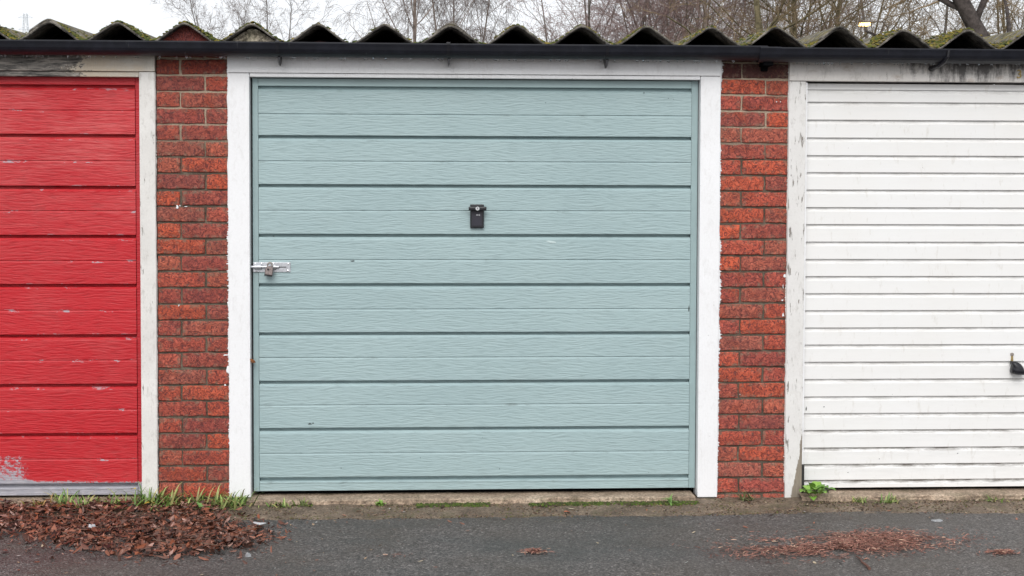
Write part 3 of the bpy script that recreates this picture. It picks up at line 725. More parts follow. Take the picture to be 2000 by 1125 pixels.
# surface bolt on the left edge of the green door
bz = 1.0685
b = GD.part('bolt', *box(-1.0245, -0.852, YD - 0.0045, YD - 0.0008, bz - 0.0225, bz + 0.0225, 0.0012), M['zinc'])
GD.part('bolt_rod', *tube([(-1.052, YD - 0.013, bz + 0.002), (-0.905, YD - 0.013, bz + 0.002)], 0.0062, 12), M['zinc'], parent=b)
for xa, xb in ((-1.016, -0.985), (-0.935, -0.918)):
    arc = [(YD - 0.003, bz - 0.012)] + [(YD - 0.0125 - 0.0095 * math.cos(a), bz + 0.002 + 0.0105 * math.sin(a)) for a in np.linspace(-1.5, 1.5, 9)] + [(YD - 0.003, bz + 0.016)]
    GD.part('staple', *extrude_x(arc, [xa, xb]), M['zinc'], parent=b, smooth=True)
for sx_, sz_ in ((-1.014, 0.016), (-1.008, -0.017), (-0.985, 0.017), (-0.862, 0.015), (-0.864, -0.016), (-0.93, 0.017)):
    GD.part('screw', *lathe([(0.0045, 0), (0.0042, -0.0018), (0.002, -0.0028)], (sx_, YD - 0.0043, bz + sz_), 'Y', 12), M['chrome'], parent=b)
GD.part('hasp_slot', *box(-0.905, -0.872, YD - 0.0062, YD - 0.0044, bz - 0.001, bz + 0.0025), M['rubber'], parent=b)
GD.part('bolt_knob', *tube([(-0.955, YD - 0.013, bz), (-0.955, YD - 0.034, bz + 0.006)], 0.005, 10), M['zinc'], parent=b)

PL = Thing('padlock', (-0.947, YD - 0.03, bz - 0.03), 'small tarnished padlock hanging tilted from the bolt of the green door', 'padlock')
a_ = math.radians(-8); ca, sa = math.cos(a_), math.sin(a_)
def rt(x, z): return (-0.947 + x * ca - z * sa, bz - 0.010 + x * sa + z * ca)
body = [(-0.0175, -0.024), (0.0175, -0.024), (0.0185, -0.010), (0.017, 0.010), (0.010, 0.018), (-0.011, 0.016), (-0.017, 0.006), (-0.0185, -0.012)]
PL.part('body', *prism_y([rt(*q) for q in body], YD - 0.042, YD - 0.022, 0.003), M['lockmetal'])
PL.part('base_plate', *prism_y([rt(*q) for q in [(-0.018, -0.029), (0.0165, -0.029), (0.018, -0.0235), (-0.0185, -0.0235)]], YD - 0.0435, YD - 0.0205, 0.002), M['black'])
sh = []
for th in np.linspace(0, math.pi, 13):
    x, z = rt(0.0105 * math.cos(th), 0.020 + 0.0135 * math.sin(th)); sh.append((x, YD - 0.032, z))
lo = [rt(0.0105, 0.008), rt(-0.0105, 0.008)]
sh = [(lo[0][0], YD - 0.032, lo[0][1])] + sh + [(lo[1][0], YD - 0.032, lo[1][1])]
PL.part('shackle', *tube(sh, 0.0034, 8), M['dull'], smooth=True)
PL.part('lock_core', *lathe([(0.005, 0), (0.005, -0.002)], (rt(-0.004, 0.002)[0], YD - 0.042, rt(-0.004, 0.002)[1]), 'Y', 12), M['rubber'])

# brass number on the header of the white door
fc = bpy.data.curves.new('numeral', 'FONT'); fc.body = '3'; fc.size = 0.056; fc.extrude = 0.002; fc.bevel_depth = 0.0006
fo = bpy.data.objects.new('tmp_numeral', fc); COL.objects.link(fo)
me = bpy.data.meshes.new_from_object(fo.evaluated_get(bpy.context.evaluated_depsgraph_get())); bpy.data.objects.remove(fo)
me.materials.clear(); me.materials.append(M['brass'])
o = bpy.data.objects.new('door_number', me); COL.objects.link(o); o.rotation_euler = (math.pi / 2, 0, 0)
o.location = (2.545, YF - 0.0068, 1.962)
tag(o, 'brass numeral 3 on the stained header above the white door', 'door number')

# ================================================================== corrugated roof
PITCH_X, CX0, ZC, AMP = 0.3008, -1.918, 2.139, 0.0445
def wave(x):
    ph = (np.asarray(x, float) - CX0) / PITCH_X * 2 * math.pi
    k = 0.90
    return AMP * np.arcsin(k * np.cos(ph)) / math.asin(k)
SL = math.tan(math.radians(1.0))
ROOF = Thing('corrugated_roof', (0, -0.065, 2.10), 'mossy corrugated cement roof running over all the garages', 'roof')
def sheet(xa, xb, lift_a, lift_b, seed):
    r = np.random.default_rng(seed); n = int((xb - xa) / PITCH_X * 22); X = np.linspace(xa, xb, n)
    yr = [0.0, 0.02, 0.06, 0.14, 0.3, 0.7, 1.5, 5.4]
    lift = np.interp(X, [xa, xa + 0.10, xa + 0.22, xb - 0.22, xb - 0.10, xb], [lift_a, lift_a, 0, 0, lift_b, lift_b])
    jag = (vnoise(X * 6 + seed, 1.3) - 0.5) * 0.020 + (vnoise(X * 55, 4.4 + seed) - 0.5) * 0.006
    tilt = r.normal(0, 0.0015)
    top = []; bot = []
    for y in yr:
        z = ZC + wave(X) + lift + y * SL + tilt * (X - xa) + (vnoise(X * 17, y * 9 + seed) - 0.5) * 0.004
        yy = -0.068 + y + (jag if y < 0.1 else 0)
        th = 0.0095 + (vnoise(X * 30, y * 20 + seed * 3) - 0.5) * 0.002
        top.append(np.c_[X, np.full(n, 0) + yy, z]); bot.append(np.c_[X, np.full(n, 0) + yy + (0.004 if y < 0.01 else 0), z - th * (1.15 if y < 0.01 else 1.25)])
    V = np.concatenate(top + bot); R_ = len(yr); F = []
    for j in range(R_ - 1):
        for i in range(n - 1):
            a = j * n + i; F.append((a, a + 1, a + n + 1, a + n)); c = a + R_ * n; F.append((c, c + n, c + n + 1, c + 1))
    for i in range(n - 1): F.append((i, i + R_ * n, i + 1 + R_ * n, i + 1))
    for j in range(R_ - 1):
        for e in (0, n - 1):
            a = j * n + e; q = (a, a + n, a + n + R_ * n, a + R_ * n); F.append(q if e == 0 else q[::-1])
    ROOF.part('roof_sheet', V, np.array(F), M['roof'], smooth=True)
cr = lambda k: CX0 + PITCH_X * k
sheet(cr(-6) - 0.05, cr(0) + 0.075, 0, 0.0, 1)
sheet(cr(0) - 0.09, cr(6) + 0.10, 0.011, 0.0, 2)
sheet(cr(6) - 0.075, cr(12) + 0.09, 0.011, 0.0, 3)
sheet(cr(12) - 0.10, cr(15) + 0.11, 0.012, 0.0, 4)
sheet(cr(15) - 0.09, cr(19), 0.011, 0.0, 5)

# wall plate: dark timber behind the gutter that carries the sheets
ROOF.part('wall_plate', *box(-3.7, 3.75, 0.035, 0.11, 2.073, 2.094, 0.003), M['dark'])
# brick and mortar packed under two of the waves above the left pier
def infill(k, mat, y, seed, name, hgt=1.0):
    xc = cr(k); r = np.random.default_rng(seed); X = np.linspace(xc - 0.118, xc + 0.118, 26); V = []; F = []; Zs = np.linspace(0, 1, 9)
    for j, t_ in enumerate(Zs):
        for x in X:
            zt = ZC + float(wave(x)) - 0.010; z = 2.06 + (zt - 2.06) * t_ * hgt
            V.append((x, y + (float(vnoise(x * 60, z * 60 + seed)) - 0.5) * (0.026 if mat != 'brick' else 0.006) + r.normal(0, 0.001), z))
    n = len(X); F = [(j * n + i, j * n + i + 1, (j + 1) * n + i + 1, (j + 1) * n + i) for j in range(8) for i in range(n - 1)]
    o = ROOF.part(name, V, F, M[mat] if mat != 'brick' else M['brick'], attrs={'edge': np.zeros(len(V))}); o.color = (0.20, 0.045, 0.035, 1); return o
infill(2, 'brick', -0.020, 3, 'brick_infill'); infill(3, 'infill', -0.022, 4, 'mortar_infill', 0.90)
infill(4, 'brick', 0.06, 6, 'brick_infill', 0.5).color = (0.09, 0.05, 0.055, 1)

# moss: clumps on the upper faces, thick in the valleys and along the front edges
tv = [(1, 0, 0), (0, 1, 0), (-1, 0, 0), (0, -1, 0), (0, 0, 0.9), (0.55, 0.55, 0.62), (-0.6, 0.5, 0.55), (-0.5, -0.6, 0.6), (0.6, -0.5, 0.55)]
tf = [(0, 1, 5), (1, 2, 6), (2, 3, 7), (3, 0, 8), (0, 5, 8), (1, 6, 5), (2, 7, 6), (3, 8, 7), (5, 6, 4), (6, 7, 4), (7, 8, 4), (8, 5, 4)]
N = 16000
X = rng.uniform(-2.6, 3.2, N); Yb = -0.062 + rng.exponential(0.16, N)
ph = ((X - CX0) / PITCH_X) % 1.0
valley = np.exp(-((ph - 0.5) / 0.10) ** 2); lflank = (ph > 0.5) * (ph < 0.98)
right = np.clip((X - 0.3) / 1.2, 0, 1)
dens = (0.10 + 0.85 * valley + 0.75 * lflank * right + 0.28 * (ph < 0.45) * (X < -1.0) + 0.25 * (Yb < -0.03)) * (0.25 + 1.3 * (vnoise(X * 5, Yb * 5) > 0.45))
keep = rng.random(N) < dens; X, Yb, valley = X[keep], Yb[keep], valley[keep]
Z = ZC + wave(X) + 0.003 + (Yb + 0.068) * SL
N = len(X); sz = rng.uniform(0.0035, 0.0085, N) * (1 + 0.5 * valley)
mc = np.array([(0.050, 0.070, 0.012), (0.085, 0.095, 0.018), (0.16, 0.13, 0.02), (0.035, 0.05, 0.012), (0.10, 0.085, 0.04), (0.20, 0.155, 0.035)])
cols = mc[np.where(rng.random(N) < 0.75 - 0.45 * np.clip((X - 0.6), 0, 1), rng.integers(0, 4, N), rng.choice([1, 2, 4, 5], N))]
V, F, C = scatter(tv, tf, np.c_[X, Yb, Z], rot_stack(rng.uniform(0, 6.28, N), rng.normal(0, 0.2, N), rng.normal(0, 0.2, N)), np.c_[sz * 1.3, sz * 1.3, sz * 0.95], cols)
ROOF.part('moss', V, F, M['moss'], attrs={'col': C}, kind='stuff')

# ================================================================== gutter
GUT = Thing('gutter', (0, -0.085, 2.03), 'black half-round plastic rain gutter under the corrugated roof edge', 'gutter')
def gutter_profile(dz, s=1.0):
    yc, zt, a, h = -0.0865, 2.091 + dz, 0.056 * s, 0.0625 * s
    th = np.linspace(0, math.pi, 15)
    outer = [(yc - a * math.cos(q), zt - h * math.sin(q) ** 0.85) for q in th]
    inner = [(yc - (a - 0.003) * math.cos(q), zt - (h - 0.003) * math.sin(q) ** 0.85) for q in th[::-1]]
    lip = [(yc - a - 0.0035, zt - 0.0045), (yc - a - 0.0035, zt + 0.0015), (yc - a + 0.003, zt + 0.002)]
    return [lip[0]] + outer[1:] + inner[:-1] + [lip[2], lip[1]]
def sag(x, j): return ((float(vnoise(x * 0.9, 3.2)) - 0.5) * 0.004, (float(vnoise(x * 0.8 + 4, 1.2)) - 0.5) * 0.004)
GUT.part('gutter_length', *extrude_x(gutter_profile(0.0), np.linspace(-3.8, 1.335, 60), True, sag), M['gutter'], smooth=False)
GUT.part('gutter_length', *extrude_x(gutter_profile(-0.006), np.linspace(1.338, 3.85, 30), True, sag), M['gutter'])
GUT.part('union', *extrude_x(gutter_profile(-0.0045, 1.055), np.linspace(1.30, 1.395, 4), True, sag), M['gutter'])
# union bracket hooked back to the pier
GUT.part('union_bracket', *join(box(1.325, 1.372, -0.10, -0.004, 2.006, 2.026, 0.003), box(1.333, 1.364, -0.018, -0.002, 1.985, 2.075, 0.003)), M['shade_black'])
def bracket(x, dz=0.0, big=False):
    p = gutter_profile(dz, 1.045); outer = p[0:16]
    band = outer + [(y + (0.004 if y < -0.0865 else -0.004), z + 0.003) for y, z in outer[::-1]]
    b_ = GUT.part('bracket', *extrude_x(outer, [x - 0.007, x + 0.007], wob=sag), M['black'])
    if big:
        hook = tube([(x + 0.004, -0.145, 2.080), (x + 0.001, -0.142, 2.050), (x - 0.010, -0.120, 2.026), (x - 0.024, -0.09, 2.010), (x - 0.034, -0.05, 2.004), (x - 0.036, -0.016, 2.003)], [0.006, 0.007, 0.009, 0.010, 0.010, 0.012], 8)
        GUT.part('hook', *hook, M['black'], parent=b_)
    else:
        GUT.part('hook', *prism_y([(x - 0.006, 2.036), (x + 0.010, 2.036), (x + 0.007, 2.005), (x + 0.003, 1.992)], -0.10, -0.018, 0.002), M['black'], parent=b_)
        GUT.part('clip', *box(x - 0.009, x + 0.009, -0.1475, -0.136, 2.088 + dz, 2.0965 + dz, 0.001), M['black'], parent=b_)
for x in (-0.893, -0.125, 0.598): bracket(x)
bracket(2.172, -0.006, True)
# rain drops hanging along the underside
N = 150; X = np.r_[rng.uniform(-2.3, 2.7, N)]
ico_v = [(0, 0, 1), (0.9, 0, 0.1), (0, 0.9, 0.1), (-0.9, 0, 0.1), (0, -0.9, 0.1), (0.5, 0, -0.8), (0, 0.5, -0.8), (-0.5, 0, -0.8), (0, -0.5, -0.8), (0, 0, -1.1)]
ico_f = [(0, 1, 2), (0, 2, 3), (0, 3, 4), (0, 4, 1), (1, 5, 2), (2, 5, 6), (2, 6, 3), (3, 6, 7), (3, 7, 4), (4, 7, 8), (4, 8, 1), (1, 8, 5), (5, 9, 6), (6, 9, 7), (7, 9, 8), (8, 9, 5)]
V, F, C = scatter(ico_v, ico_f, np.c_[X, np.full(N, -0.0865) + rng.normal(0, 0.004, N), np.where(X > 1.34, 2.0185, 2.0245)], rot_stack(rng.uniform(0, 6, N), np.zeros(N), np.zeros(N)), rng.uniform(0.0035, 0.0062, N), np.ones((N, 3)))
GUT.part('rain_drops', V, F, M['water'], smooth=True, kind='stuff')

# ================================================================== trees behind
def norm(a): return a / np.maximum(np.linalg.norm(a, axis=-1, keepdims=True), 1e-9)
def grow(p0, d0, L, n, wob, trop, r):
    P = [p0]; d = d0
    for i in range(n - 1):
        d = norm(d + r.normal(0, wob, d.shape) + np.array([0, 0, trop]))
        P.append(P[-1] + d * (L / (n - 1))[:, None])
    return np.stack(P, 1)
def tubes(P, rad, k):
    """P (B,n,3), rad (B,n) -> vertices, quads"""
    B, n, _ = P.shape
    T = norm(np.gradient(P, axis=1)); up = np.array([0.37, 0.61, 0.70]); A = norm(np.cross(T, up)); Bn = np.cross(T, A)
    th = np.arange(k) * 2 * math.pi / k
    V = P[:, :, None, :] + rad[:, :, None, None] * (np.cos(th)[None, None, :, None] * A[:, :, None, :] + np.sin(th)[None, None, :, None] * Bn[:, :, None, :])
    i = np.arange(n - 1)[:, None]; j = np.arange(k)[None, :]; q = np.stack([i * k + j, i * k + (j + 1) % k, (i + 1) * k + (j + 1) % k, (i + 1) * k + j], -1).reshape(-1, 4)
    F = (q[None] + (np.arange(B) * n * k)[:, None, None]).reshape(-1, 4)
    return V.reshape(-1, 3), F
def children(P, L, r, k, tmin, tmax, ang, asd, ratio):
    B, n, _ = P.shape; t_ = r.uniform(tmin, tmax, (B, k)); s = t_ * (n - 1); i0 = np.minimum(s.astype(int), n - 2); fr = (s - i0)[..., None]
    bi = np.arange(B)[:, None]; a, b2 = P[bi, i0], P[bi, i0 + 1]; pos = a + (b2 - a) * fr; tan = norm(b2 - a)
    rv = r.normal(size=tan.shape); perp = norm(rv - (rv * tan).sum(-1, keepdims=True) * tan)
    an = r.normal(ang, asd, t_.shape)[..., None]; d = tan * np.cos(an) + perp * np.sin(an)
    Lc = L[:, None] * ratio * (1.15 - 0.65 * t_) * r.uniform(0.65, 1.25, t_.shape)
    return pos.reshape(-1, 3), d.reshape(-1, 3), Lc.ravel(), t_
def tree(name, label, base, H, r0, seed, levels, bark, twig, lean=(0, 0), stems=1, trunk_bend=0.03, spread=0.35, group='bare winter trees behind the garages', n0=14, cat='tree'):
    r = np.random.default_rng(seed); t = Thing(name, (*base, -0.1), label, cat, group)
    d0 = norm(np.array([[lean[0], lean[1], 1.0]]) + (r.normal(0, spread, (stems, 3)) * [1, 1, 0] if stems > 1 else 0))
    p0 = np.array([[*base, -0.15]]).repeat(stems, 0) + (r.normal(0, 0.25, (stems, 3)) * [1, 1, 0] if stems > 1 else 0)
    L = np.full(stems, H) * (r.uniform(0.75, 1.1, stems) if stems > 1 else 1)
    P = grow(p0, d0 * np.ones((stems, 1)), L, n0, trunk_bend, 0.02 if stems > 1 else 0.0, r)
    rad = r0 * (1 - 0.86 * np.linspace(0, 1, n0) ** 0.9)[None] * np.ones((stems, 1)); rad[:, 0] *= 1.35
    V, F = tubes(P, rad, 10); t.part('trunk', V, F, M[bark], smooth=True)
    baseR = rad; LV, LF, TV, TF = [], [], [], []; nL = nT = 0
    for li, lv in enumerate(levels):
        pos, d, Lc, tt = children(P, L, r, lv['k'], lv.get('t0', 0.2), lv.get('t1', 1.0), lv['a'], lv.get('asd', 0.22), lv['len'])
        n = lv.get('n', 6)
        P2 = grow(pos, d, Lc, n, lv.get('w', 0.10), lv.get('trop', 0.0), r)
        B = len(P2); pr = np.repeat(np.interp(np.linspace(0, 1, 5), np.linspace(0, 1, baseR.shape[1]), baseR.mean(0)).mean(), B)
        s = np.clip(tt.ravel(), 0, 1); pr = np.interp(s, np.linspace(0, 1, baseR.shape[1]), baseR.mean(0))
        ra = np.maximum(pr * lv.get('r', 0.5), lv.get('rmin', 0.004))[:, None] * np.linspace(1, lv.get('tip', 0.3), n)[None]
        ra = np.maximum(ra, 0.0028)
        v, f = tubes(P2, ra, lv.get('sides', 3))
        if li == 0: LV.append(v); LF.append(f + nL); nL += len(v)
        else: TV.append(v); TF.append(f + nT); nT += len(v)
        P, L, baseR = P2, Lc, ra
    t.part('limbs', np.concatenate(LV), np.concatenate(LF), M[bark], smooth=True)
    t.part('crown', np.concatenate(TV), np.concatenate(TF), M[twig])
    return t
ROUND = [dict(k=34, t0=0.3, a=0.80, len=0.40, n=8, w=0.10, trop=0.07, r=0.5, sides=5), dict(k=9, t0=0.15, a=0.65, len=0.45, w=0.13, trop=0.04, r=0.5), dict(k=7, t0=0.1, a=0.65, len=0.5, w=0.16, trop=0.03, r=0.6, rmin=0.005), dict(k=4, t0=0.1, a=0.7, len=0.5, n=4, w=0.2, r=0.8, rmin=0.0045)]
BIRCH = [dict(k=34, t0=0.22, a=0.55, len=0.27, n=9, w=0.06, trop=0.05, r=0.42, sides=5), dict(k=8, t0=0.2, a=0.7, len=0.50, n=8, w=0.12, trop=-0.06, r=0.45), dict(k=7, t0=0.15, a=0.6, len=0.70, n=9, w=0.10, trop=-0.22, r=0.6, rmin=0.0045), dict(k=3, t0=0.2, a=0.5, len=0.55, n=6, w=0.14, trop=-0.25, r=0.8, rmin=0.004)]
THICKET = [dict(k=13, t0=0.15, a=0.6, len=0.42, n=8, w=0.13, trop=0.02, r=0.5, sides=4), dict(k=8, t0=0.15, a=0.75, len=0.52, w=0.18, trop=0.01, r=0.55), dict(k=6, t0=0.1, a=0.75, len=0.55, w=0.2, r=0.6, rmin=0.005), dict(k=3, t0=0.1, a=0.8, len=0.6, n=5, w=0.24, r=0.8, rmin=0.004)]
WOOD = [dict(k=22, t0=0.18, a=0.8, len=0.40, n=9, w=0.14, trop=0.04, r=0.45, sides=5), dict(k=8, t0=0.1, a=0.75, len=0.5, n=7, w=0.18, trop=0.0, r=0.5, sides=4), dict(k=6, t0=0.1, a=0.7, len=0.5, w=0.2, r=0.6, rmin=0.006), dict(k=4, t0=0.1, a=0.7, len=0.55, n=5, w=0.22, r=0.8, rmin=0.005)]

tree('bare_tree', 'round-crowned bare tree standing alone far left behind the roof', (-8.15, 60), 9.4, 0.09, 41, THICKET, 'bark_grey', 'twig_grey', stems=7, spread=0.20)
tree('birch_tree', 'weeping bare birch with straight pale trunk behind the green door', (-0.75, 38), 13.5, 0.085, 42, BIRCH, 'bark_birch', 'twig_grey', trunk_bend=0.012)
tree('birch_tree', 'weeping bare birch with forked stems right of the straight one', (0.35, 40), 12.5, 0.06, 43, BIRCH, 'bark_birch', 'twig_grey', stems=2, spread=0.07)
tree('birch_tree', 'slim weeping birch at the right edge of the birch group', (1.15, 43), 12.0, 0.055, 48, BIRCH, 'bark_birch', 'twig_grey', trunk_bend=0.03)
tree('thorn_tree', 'reddish twiggy bare tree next to the open sky', (3.9, 32), 9.5, 0.06, 44, THICKET, 'bark_grey', 'twig_red', stems=4)
tree('thorn_tree', 'second reddish twiggy bare tree, counted from the open sky', (5.2, 35), 10.5, 0.065, 45, THICKET, 'bark_grey', 'twig_red', stems=4)
tree('thorn_tree', 'third reddish twiggy bare tree, counted from the open sky', (6.3, 31), 9.5, 0.06, 46, THICKET, 'bark_grey', 'twig_red', stems=4)
tree('thorn_tree', 'fourth reddish twiggy bare tree, behind the pale slim trunk', (8.0, 37), 10.8, 0.06, 47, THICKET, 'bark_grey', 'twig_red', stems=5)
tree('slim_tree', 'slim pale-trunked bare tree left of the right brick pier', (6.35, 28), 10.5, 0.075, 50, BIRCH, 'bark_birch', 'twig_red', trunk_bend=0.015)
tree('mossy_tree', 'bare tree with greenish mossy trunk above the right brick pier', (7.25, 26), 11.0, 0.13, 51, WOOD, 'bark_moss', 'twig_olive', trunk_bend=0.03)
tree('crooked_tree', 'bare tree with bent brown trunk just right of the mossy one', (8.5, 28), 9.5, 0.10, 52, WOOD, 'bark_moss', 'twig_olive', trunk_bend=0.07, lean=(-0.02, 0))
tree('wood_tree', 'olive-brown bare tree standing left of the lit street lamp', (9.7, 30), 9.5, 0.11, 53, WOOD, 'bark_moss', 'twig_olive', trunk_bend=0.05)
tree('wood_tree', 'olive-brown bare tree standing right of the lit street lamp', (12.1, 34), 9.5, 0.10, 54, WOOD, 'bark_grey', 'twig_olive', trunk_bend=0.05)
tree('wood_tree', 'small dark bare tree just left of the big leaning trunk', (10.6, 27), 8.5, 0.07, 55, WOOD, 'bark_grey', 'twig_olive', trunk_bend=0.05)
tree('wood_tree', 'far brown bare tree filling the gap behind the mossy trunk', (9.2, 44), 11.5, 0.08, 61, THICKET, 'bark_moss', 'twig_olive', stems=5, spread=0.25)
tree('wood_tree', 'far brown bare tree filling the gap behind the street lamp', (13.4, 46), 11.5, 0.08, 62, THICKET, 'bark_moss', 'twig_olive', stems=5, spread=0.25)
tree('leaning_tree', 'bare tree with thick dark trunk leaning left at far right', (13.2, 22), 11.5, 0.29, 56, WOOD, 'bark_dark', 'twig_olive', lean=(-0.58, 0), trunk_bend=0.01)
tree('wood_tree', 'bare tree with thin upright stems at the right edge', (14.6, 30), 9.5, 0.07, 57, THICKET, 'bark_moss', 'twig_olive', stems=4, spread=0.12)

# street lamp glowing through the trees
LP = Thing('street_lamp', (11.6, 31, -0.1), 'lit orange street lamp glimmering through the bare trees', 'street lamp')
LP.part('pole', *tube([(11.6, 31, -0.1), (11.6, 31, 5.0), (11.58, 31, 5.4), (11.45, 31, 5.55), (11.2, 31, 5.57)], [0.05, 0.035, 0.022, 0.018, 0.018], 10), M['bark_grey'])
LP.part('lamp_head', *box(10.82, 11.25, 30.9, 31.1, 5.52, 5.58, 0.02), M['dull'])
LP.part('lens', *box(10.84, 11.10, 30.91, 31.09, 5.445, 5.518, 0.015), M['glow'])

# distant electricity pylon
PY = Thing('pylon', (-114.6, 420, -0.1), 'faint lattice electricity pylon on the horizon at far left', 'pylon')
leg = []; H_ = 47.5
def wd(z): return 3.2 * (1 - z / H_) ** 1.2 + 0.45
zsn = np.linspace(0, H_, 14)
for i in range(len(zsn) - 1):
    z0_, z1_ = zsn[i], zsn[i + 1]; a, b_ = wd(z0_), wd(z1_); c0 = [(-a, -a), (a, -a), (a, a), (-a, a)]; c1 = [(-b_, -b_), (b_, -b_), (b_, b_), (-b_, b_)]
    for q in range(4):
        q2 = (q + 1) % 4
        for s_, e_ in ((c0[q], c1[q]), (c0[q], c1[q2]), (c0[q2], c1[q])):
            leg.append(tube([(-114.6 + s_[0], 420 + s_[1], z0_), (-114.6 + e_[0], 420 + e_[1], z1_)], 0.032, 4, False))
PY.part('tower', *join(*leg), M['galv'])
for z in (43.0, 46.3):
    PY.part('cross_arm', *join(tube([(-116.6, 420, z), (-112.6, 420, z)], 0.035, 4), tube([(-116.6, 420, z), (-114.6, 420, z + 0.9), (-112.6, 420, z)], 0.03, 4)), M['galv'])

# ================================================================== litter and plants on the ground
def inpoly(x, y, poly):
    ins = np.zeros(len(x), bool); n = len(poly); j = n - 1
    for i in range(n):
        xi, yi = poly[i]; xj, yj = poly[j]
        c = ((yi > y) != (yj > y)) & (x < (xj - xi) * (y - yi) / (yj - yi + 1e-12) + xi); ins ^= c; j = i
    return ins
# leaf: a curled lozenge, 8 triangles
lv_ = np.array([(-1, 0, 0.15), (-0.45, 0.42, 0.0), (-0.45, -0.42, 0.04), (-0.3, 0, 0.16), (0.35, 0.36, 0.05), (0.35, -0.38, 0.0), (0.3, 0, 0.14), (1.0, 0.05, 0.05)])
lf_ = np.array([(0, 2, 3), (0, 3, 1), (1, 3, 4), (3, 6, 4), (2, 5, 3), (3, 5, 6), (4, 6, 7), (6, 5, 7)])
DRIFT = [(-3.4, 0.0), (-3.4, -0.42), (-2.05, -0.46), (-1.89, -0.56), (-1.70, -0.72), (-1.38, -0.885), (-1.11, -0.90), (-0.93, -0.74), (-0.875, -0.63), (-0.90, -0.52), (-1.08, -0.37), (-1.17, -0.19), (-1.25, -0.04), (-1.45, 0.0)]
N = 29000; X = rng.uniform(-3.4, -0.78, N); Y = rng.uniform(-1.10, 0.0, N)
fz = np.where(rng.random(N) < 0.30, 0.14, 0.045); xj = X + rng.normal(0, 1, N) * fz; yj = Y + rng.normal(0, 1, N) * fz
k = inpoly(xj, yj, DRIFT); X, Y = X[k], Y[k]; N = len(X)
depth = 0.016 * np.clip(vnoise(X * 5, Y * 6) * 1.6 - 0.15, 0, 1.2) * np.clip((inpoly(X, Y, DRIFT) * 1.0), 0.25, 1)
Z = TZ + 0.006 + rng.random(N) * depth + 0.012 * (Y > -0.2)
lc = np.array([(0.105, 0.047, 0.032), (0.165, 0.075, 0.050), (0.065, 0.034, 0.026), (0.23, 0.105, 0.070), (0.20, 0.070, 0.035), (0.125, 0.075, 0.060), (0.30, 0.20, 0.17), (0.022, 0.015, 0.013)])  # pale tone stands for wet sheen, near-black for shaded gaps between leaves
cols = np.array([1.22, 1.08, 1.04]) * lc[rng.choice(8, N, p=[.21, .18, .17, .09, .07, .11, .05, .12])] * rng.uniform(0.75, 1.2, (N, 1))
sz = np.where(rng.random(N) < 0.035, rng.uniform(0.026, 0.038, N), rng.gamma(3.0, 0.0038, N).clip(0.004, 0.026))
V, F, C = scatter(lv_, lf_, np.c_[X, Y, Z], rot_stack(rng.uniform(0, 6.28, N), rng.normal(0, 0.38, N), rng.normal(0, 0.45, N)), np.c_[sz, sz * rng.uniform(0.55, 1.1, N), sz * rng.uniform(0.5, 2.2, N)], cols)
tw_v = np.array([(-1, -0.02, 0), (-1, 0.02, 0), (-1, 0, 0.035), (1, -0.012, 0.02), (1, 0.012, 0.02), (1, 0, 0.045)]); tw_f = np.array([(0, 3, 5), (0, 5, 2), (1, 2, 5), (1, 5, 4), (0, 1, 4), (0, 4, 3)])
n2 = 150; X2 = rng.uniform(-2.4, -0.9, n2); Y2 = rng.uniform(-0.9, -0.1, n2); k2 = inpoly(X2, Y2, DRIFT); X2, Y2 = X2[k2], Y2[k2]; n2 = len(X2); s2 = rng.uniform(0.02, 0.07, n2)
V2, F2, C2 = scatter(tw_v, tw_f, np.c_[X2, Y2, np.full(n2, TZ + 0.022)], rot_stack(rng.normal(0, 0.9, n2), rng.normal(0, 0.12, n2), np.zeros(n2)), np.c_[s2, np.full(n2, 0.07), np.full(n2, 0.07)], np.array([(0.07, 0.045, 0.035), (0.16, 0.11, 0.08), (0.04, 0.03, 0.025)])[rng.integers(0, 3, n2)])
F = np.concatenate([F, F2 + len(V)]); V = np.concatenate([V, V2]); C = np.concatenate([C, C2])
tag(mesh_obj('leaf_litter', V, F, M['leaf'], {'col': C}), 'drift of wet brown dead leaves before the red door', 'leaf litter', kind='stuff')

# fine rusty needles washed into a long patch
def needle_patch(name, label, cx_, cy_, rx, ry, N, seed):
    r = np.random.default_rng(seed); a = r.uniform(0, 6.28, N); q = np.abs(r.normal(0, 0.52, N))
    X = cx_ + rx * q * np.cos(a); Y = cy_ + ry * q * np.sin(a) + 0.06 * np.sin((X - cx_) * 4.0) * (rx > 0.3)
    kp = (q < 1.6) & (r.random(N) < np.clip(1.7 * vnoise(X * 9 + seed, Y * 13) - 0.15, 0.06, 1)); X, Y, q = X[kp], Y[kp], q[kp]; N = len(X)
    nv = np.array([(-1, -0.09, 0), (-1, 0.09, 0), (0, -0.13, 0.14), (0, 0.13, 0.14), (1, -0.07, 0), (1, 0.07, 0.0)]); nf = np.array([(0, 2, 3), (0, 3, 1), (2, 4, 5), (2, 5, 3)])
    cc = np.array([(0.26, 0.115, 0.085), (0.34, 0.165, 0.125), (0.17, 0.075, 0.058), (0.50, 0.32, 0.23), (0.07, 0.038, 0.033)])
    cols = cc[r.choice(5, N, p=[.36, .25, .22, .07, .10])] * r.uniform(0.8, 1.2, (N, 1)); s = r.uniform(0.004, 0.014, N)
    zz = TZ + 0.004 + r.random(N) * 0.010 * np.clip(1.1 - q, 0, 1) + (vnoise(X * 1.7, Y * 1.7) - 0.5) * 0.010
    V, F, C = scatter(nv, nf, np.c_[X, Y, zz], rot_stack(r.normal(0, 0.8, N) + (r.random(N) < .25) * 1.2, r.normal(0, 0.10, N), r.normal(0, 0.3, N)), np.c_[s, s * 1.2, s * 0.7], cols)
    tag(mesh_obj(name, V, F, M['needle'], {'col': C}), label, 'needle litter', kind='stuff')
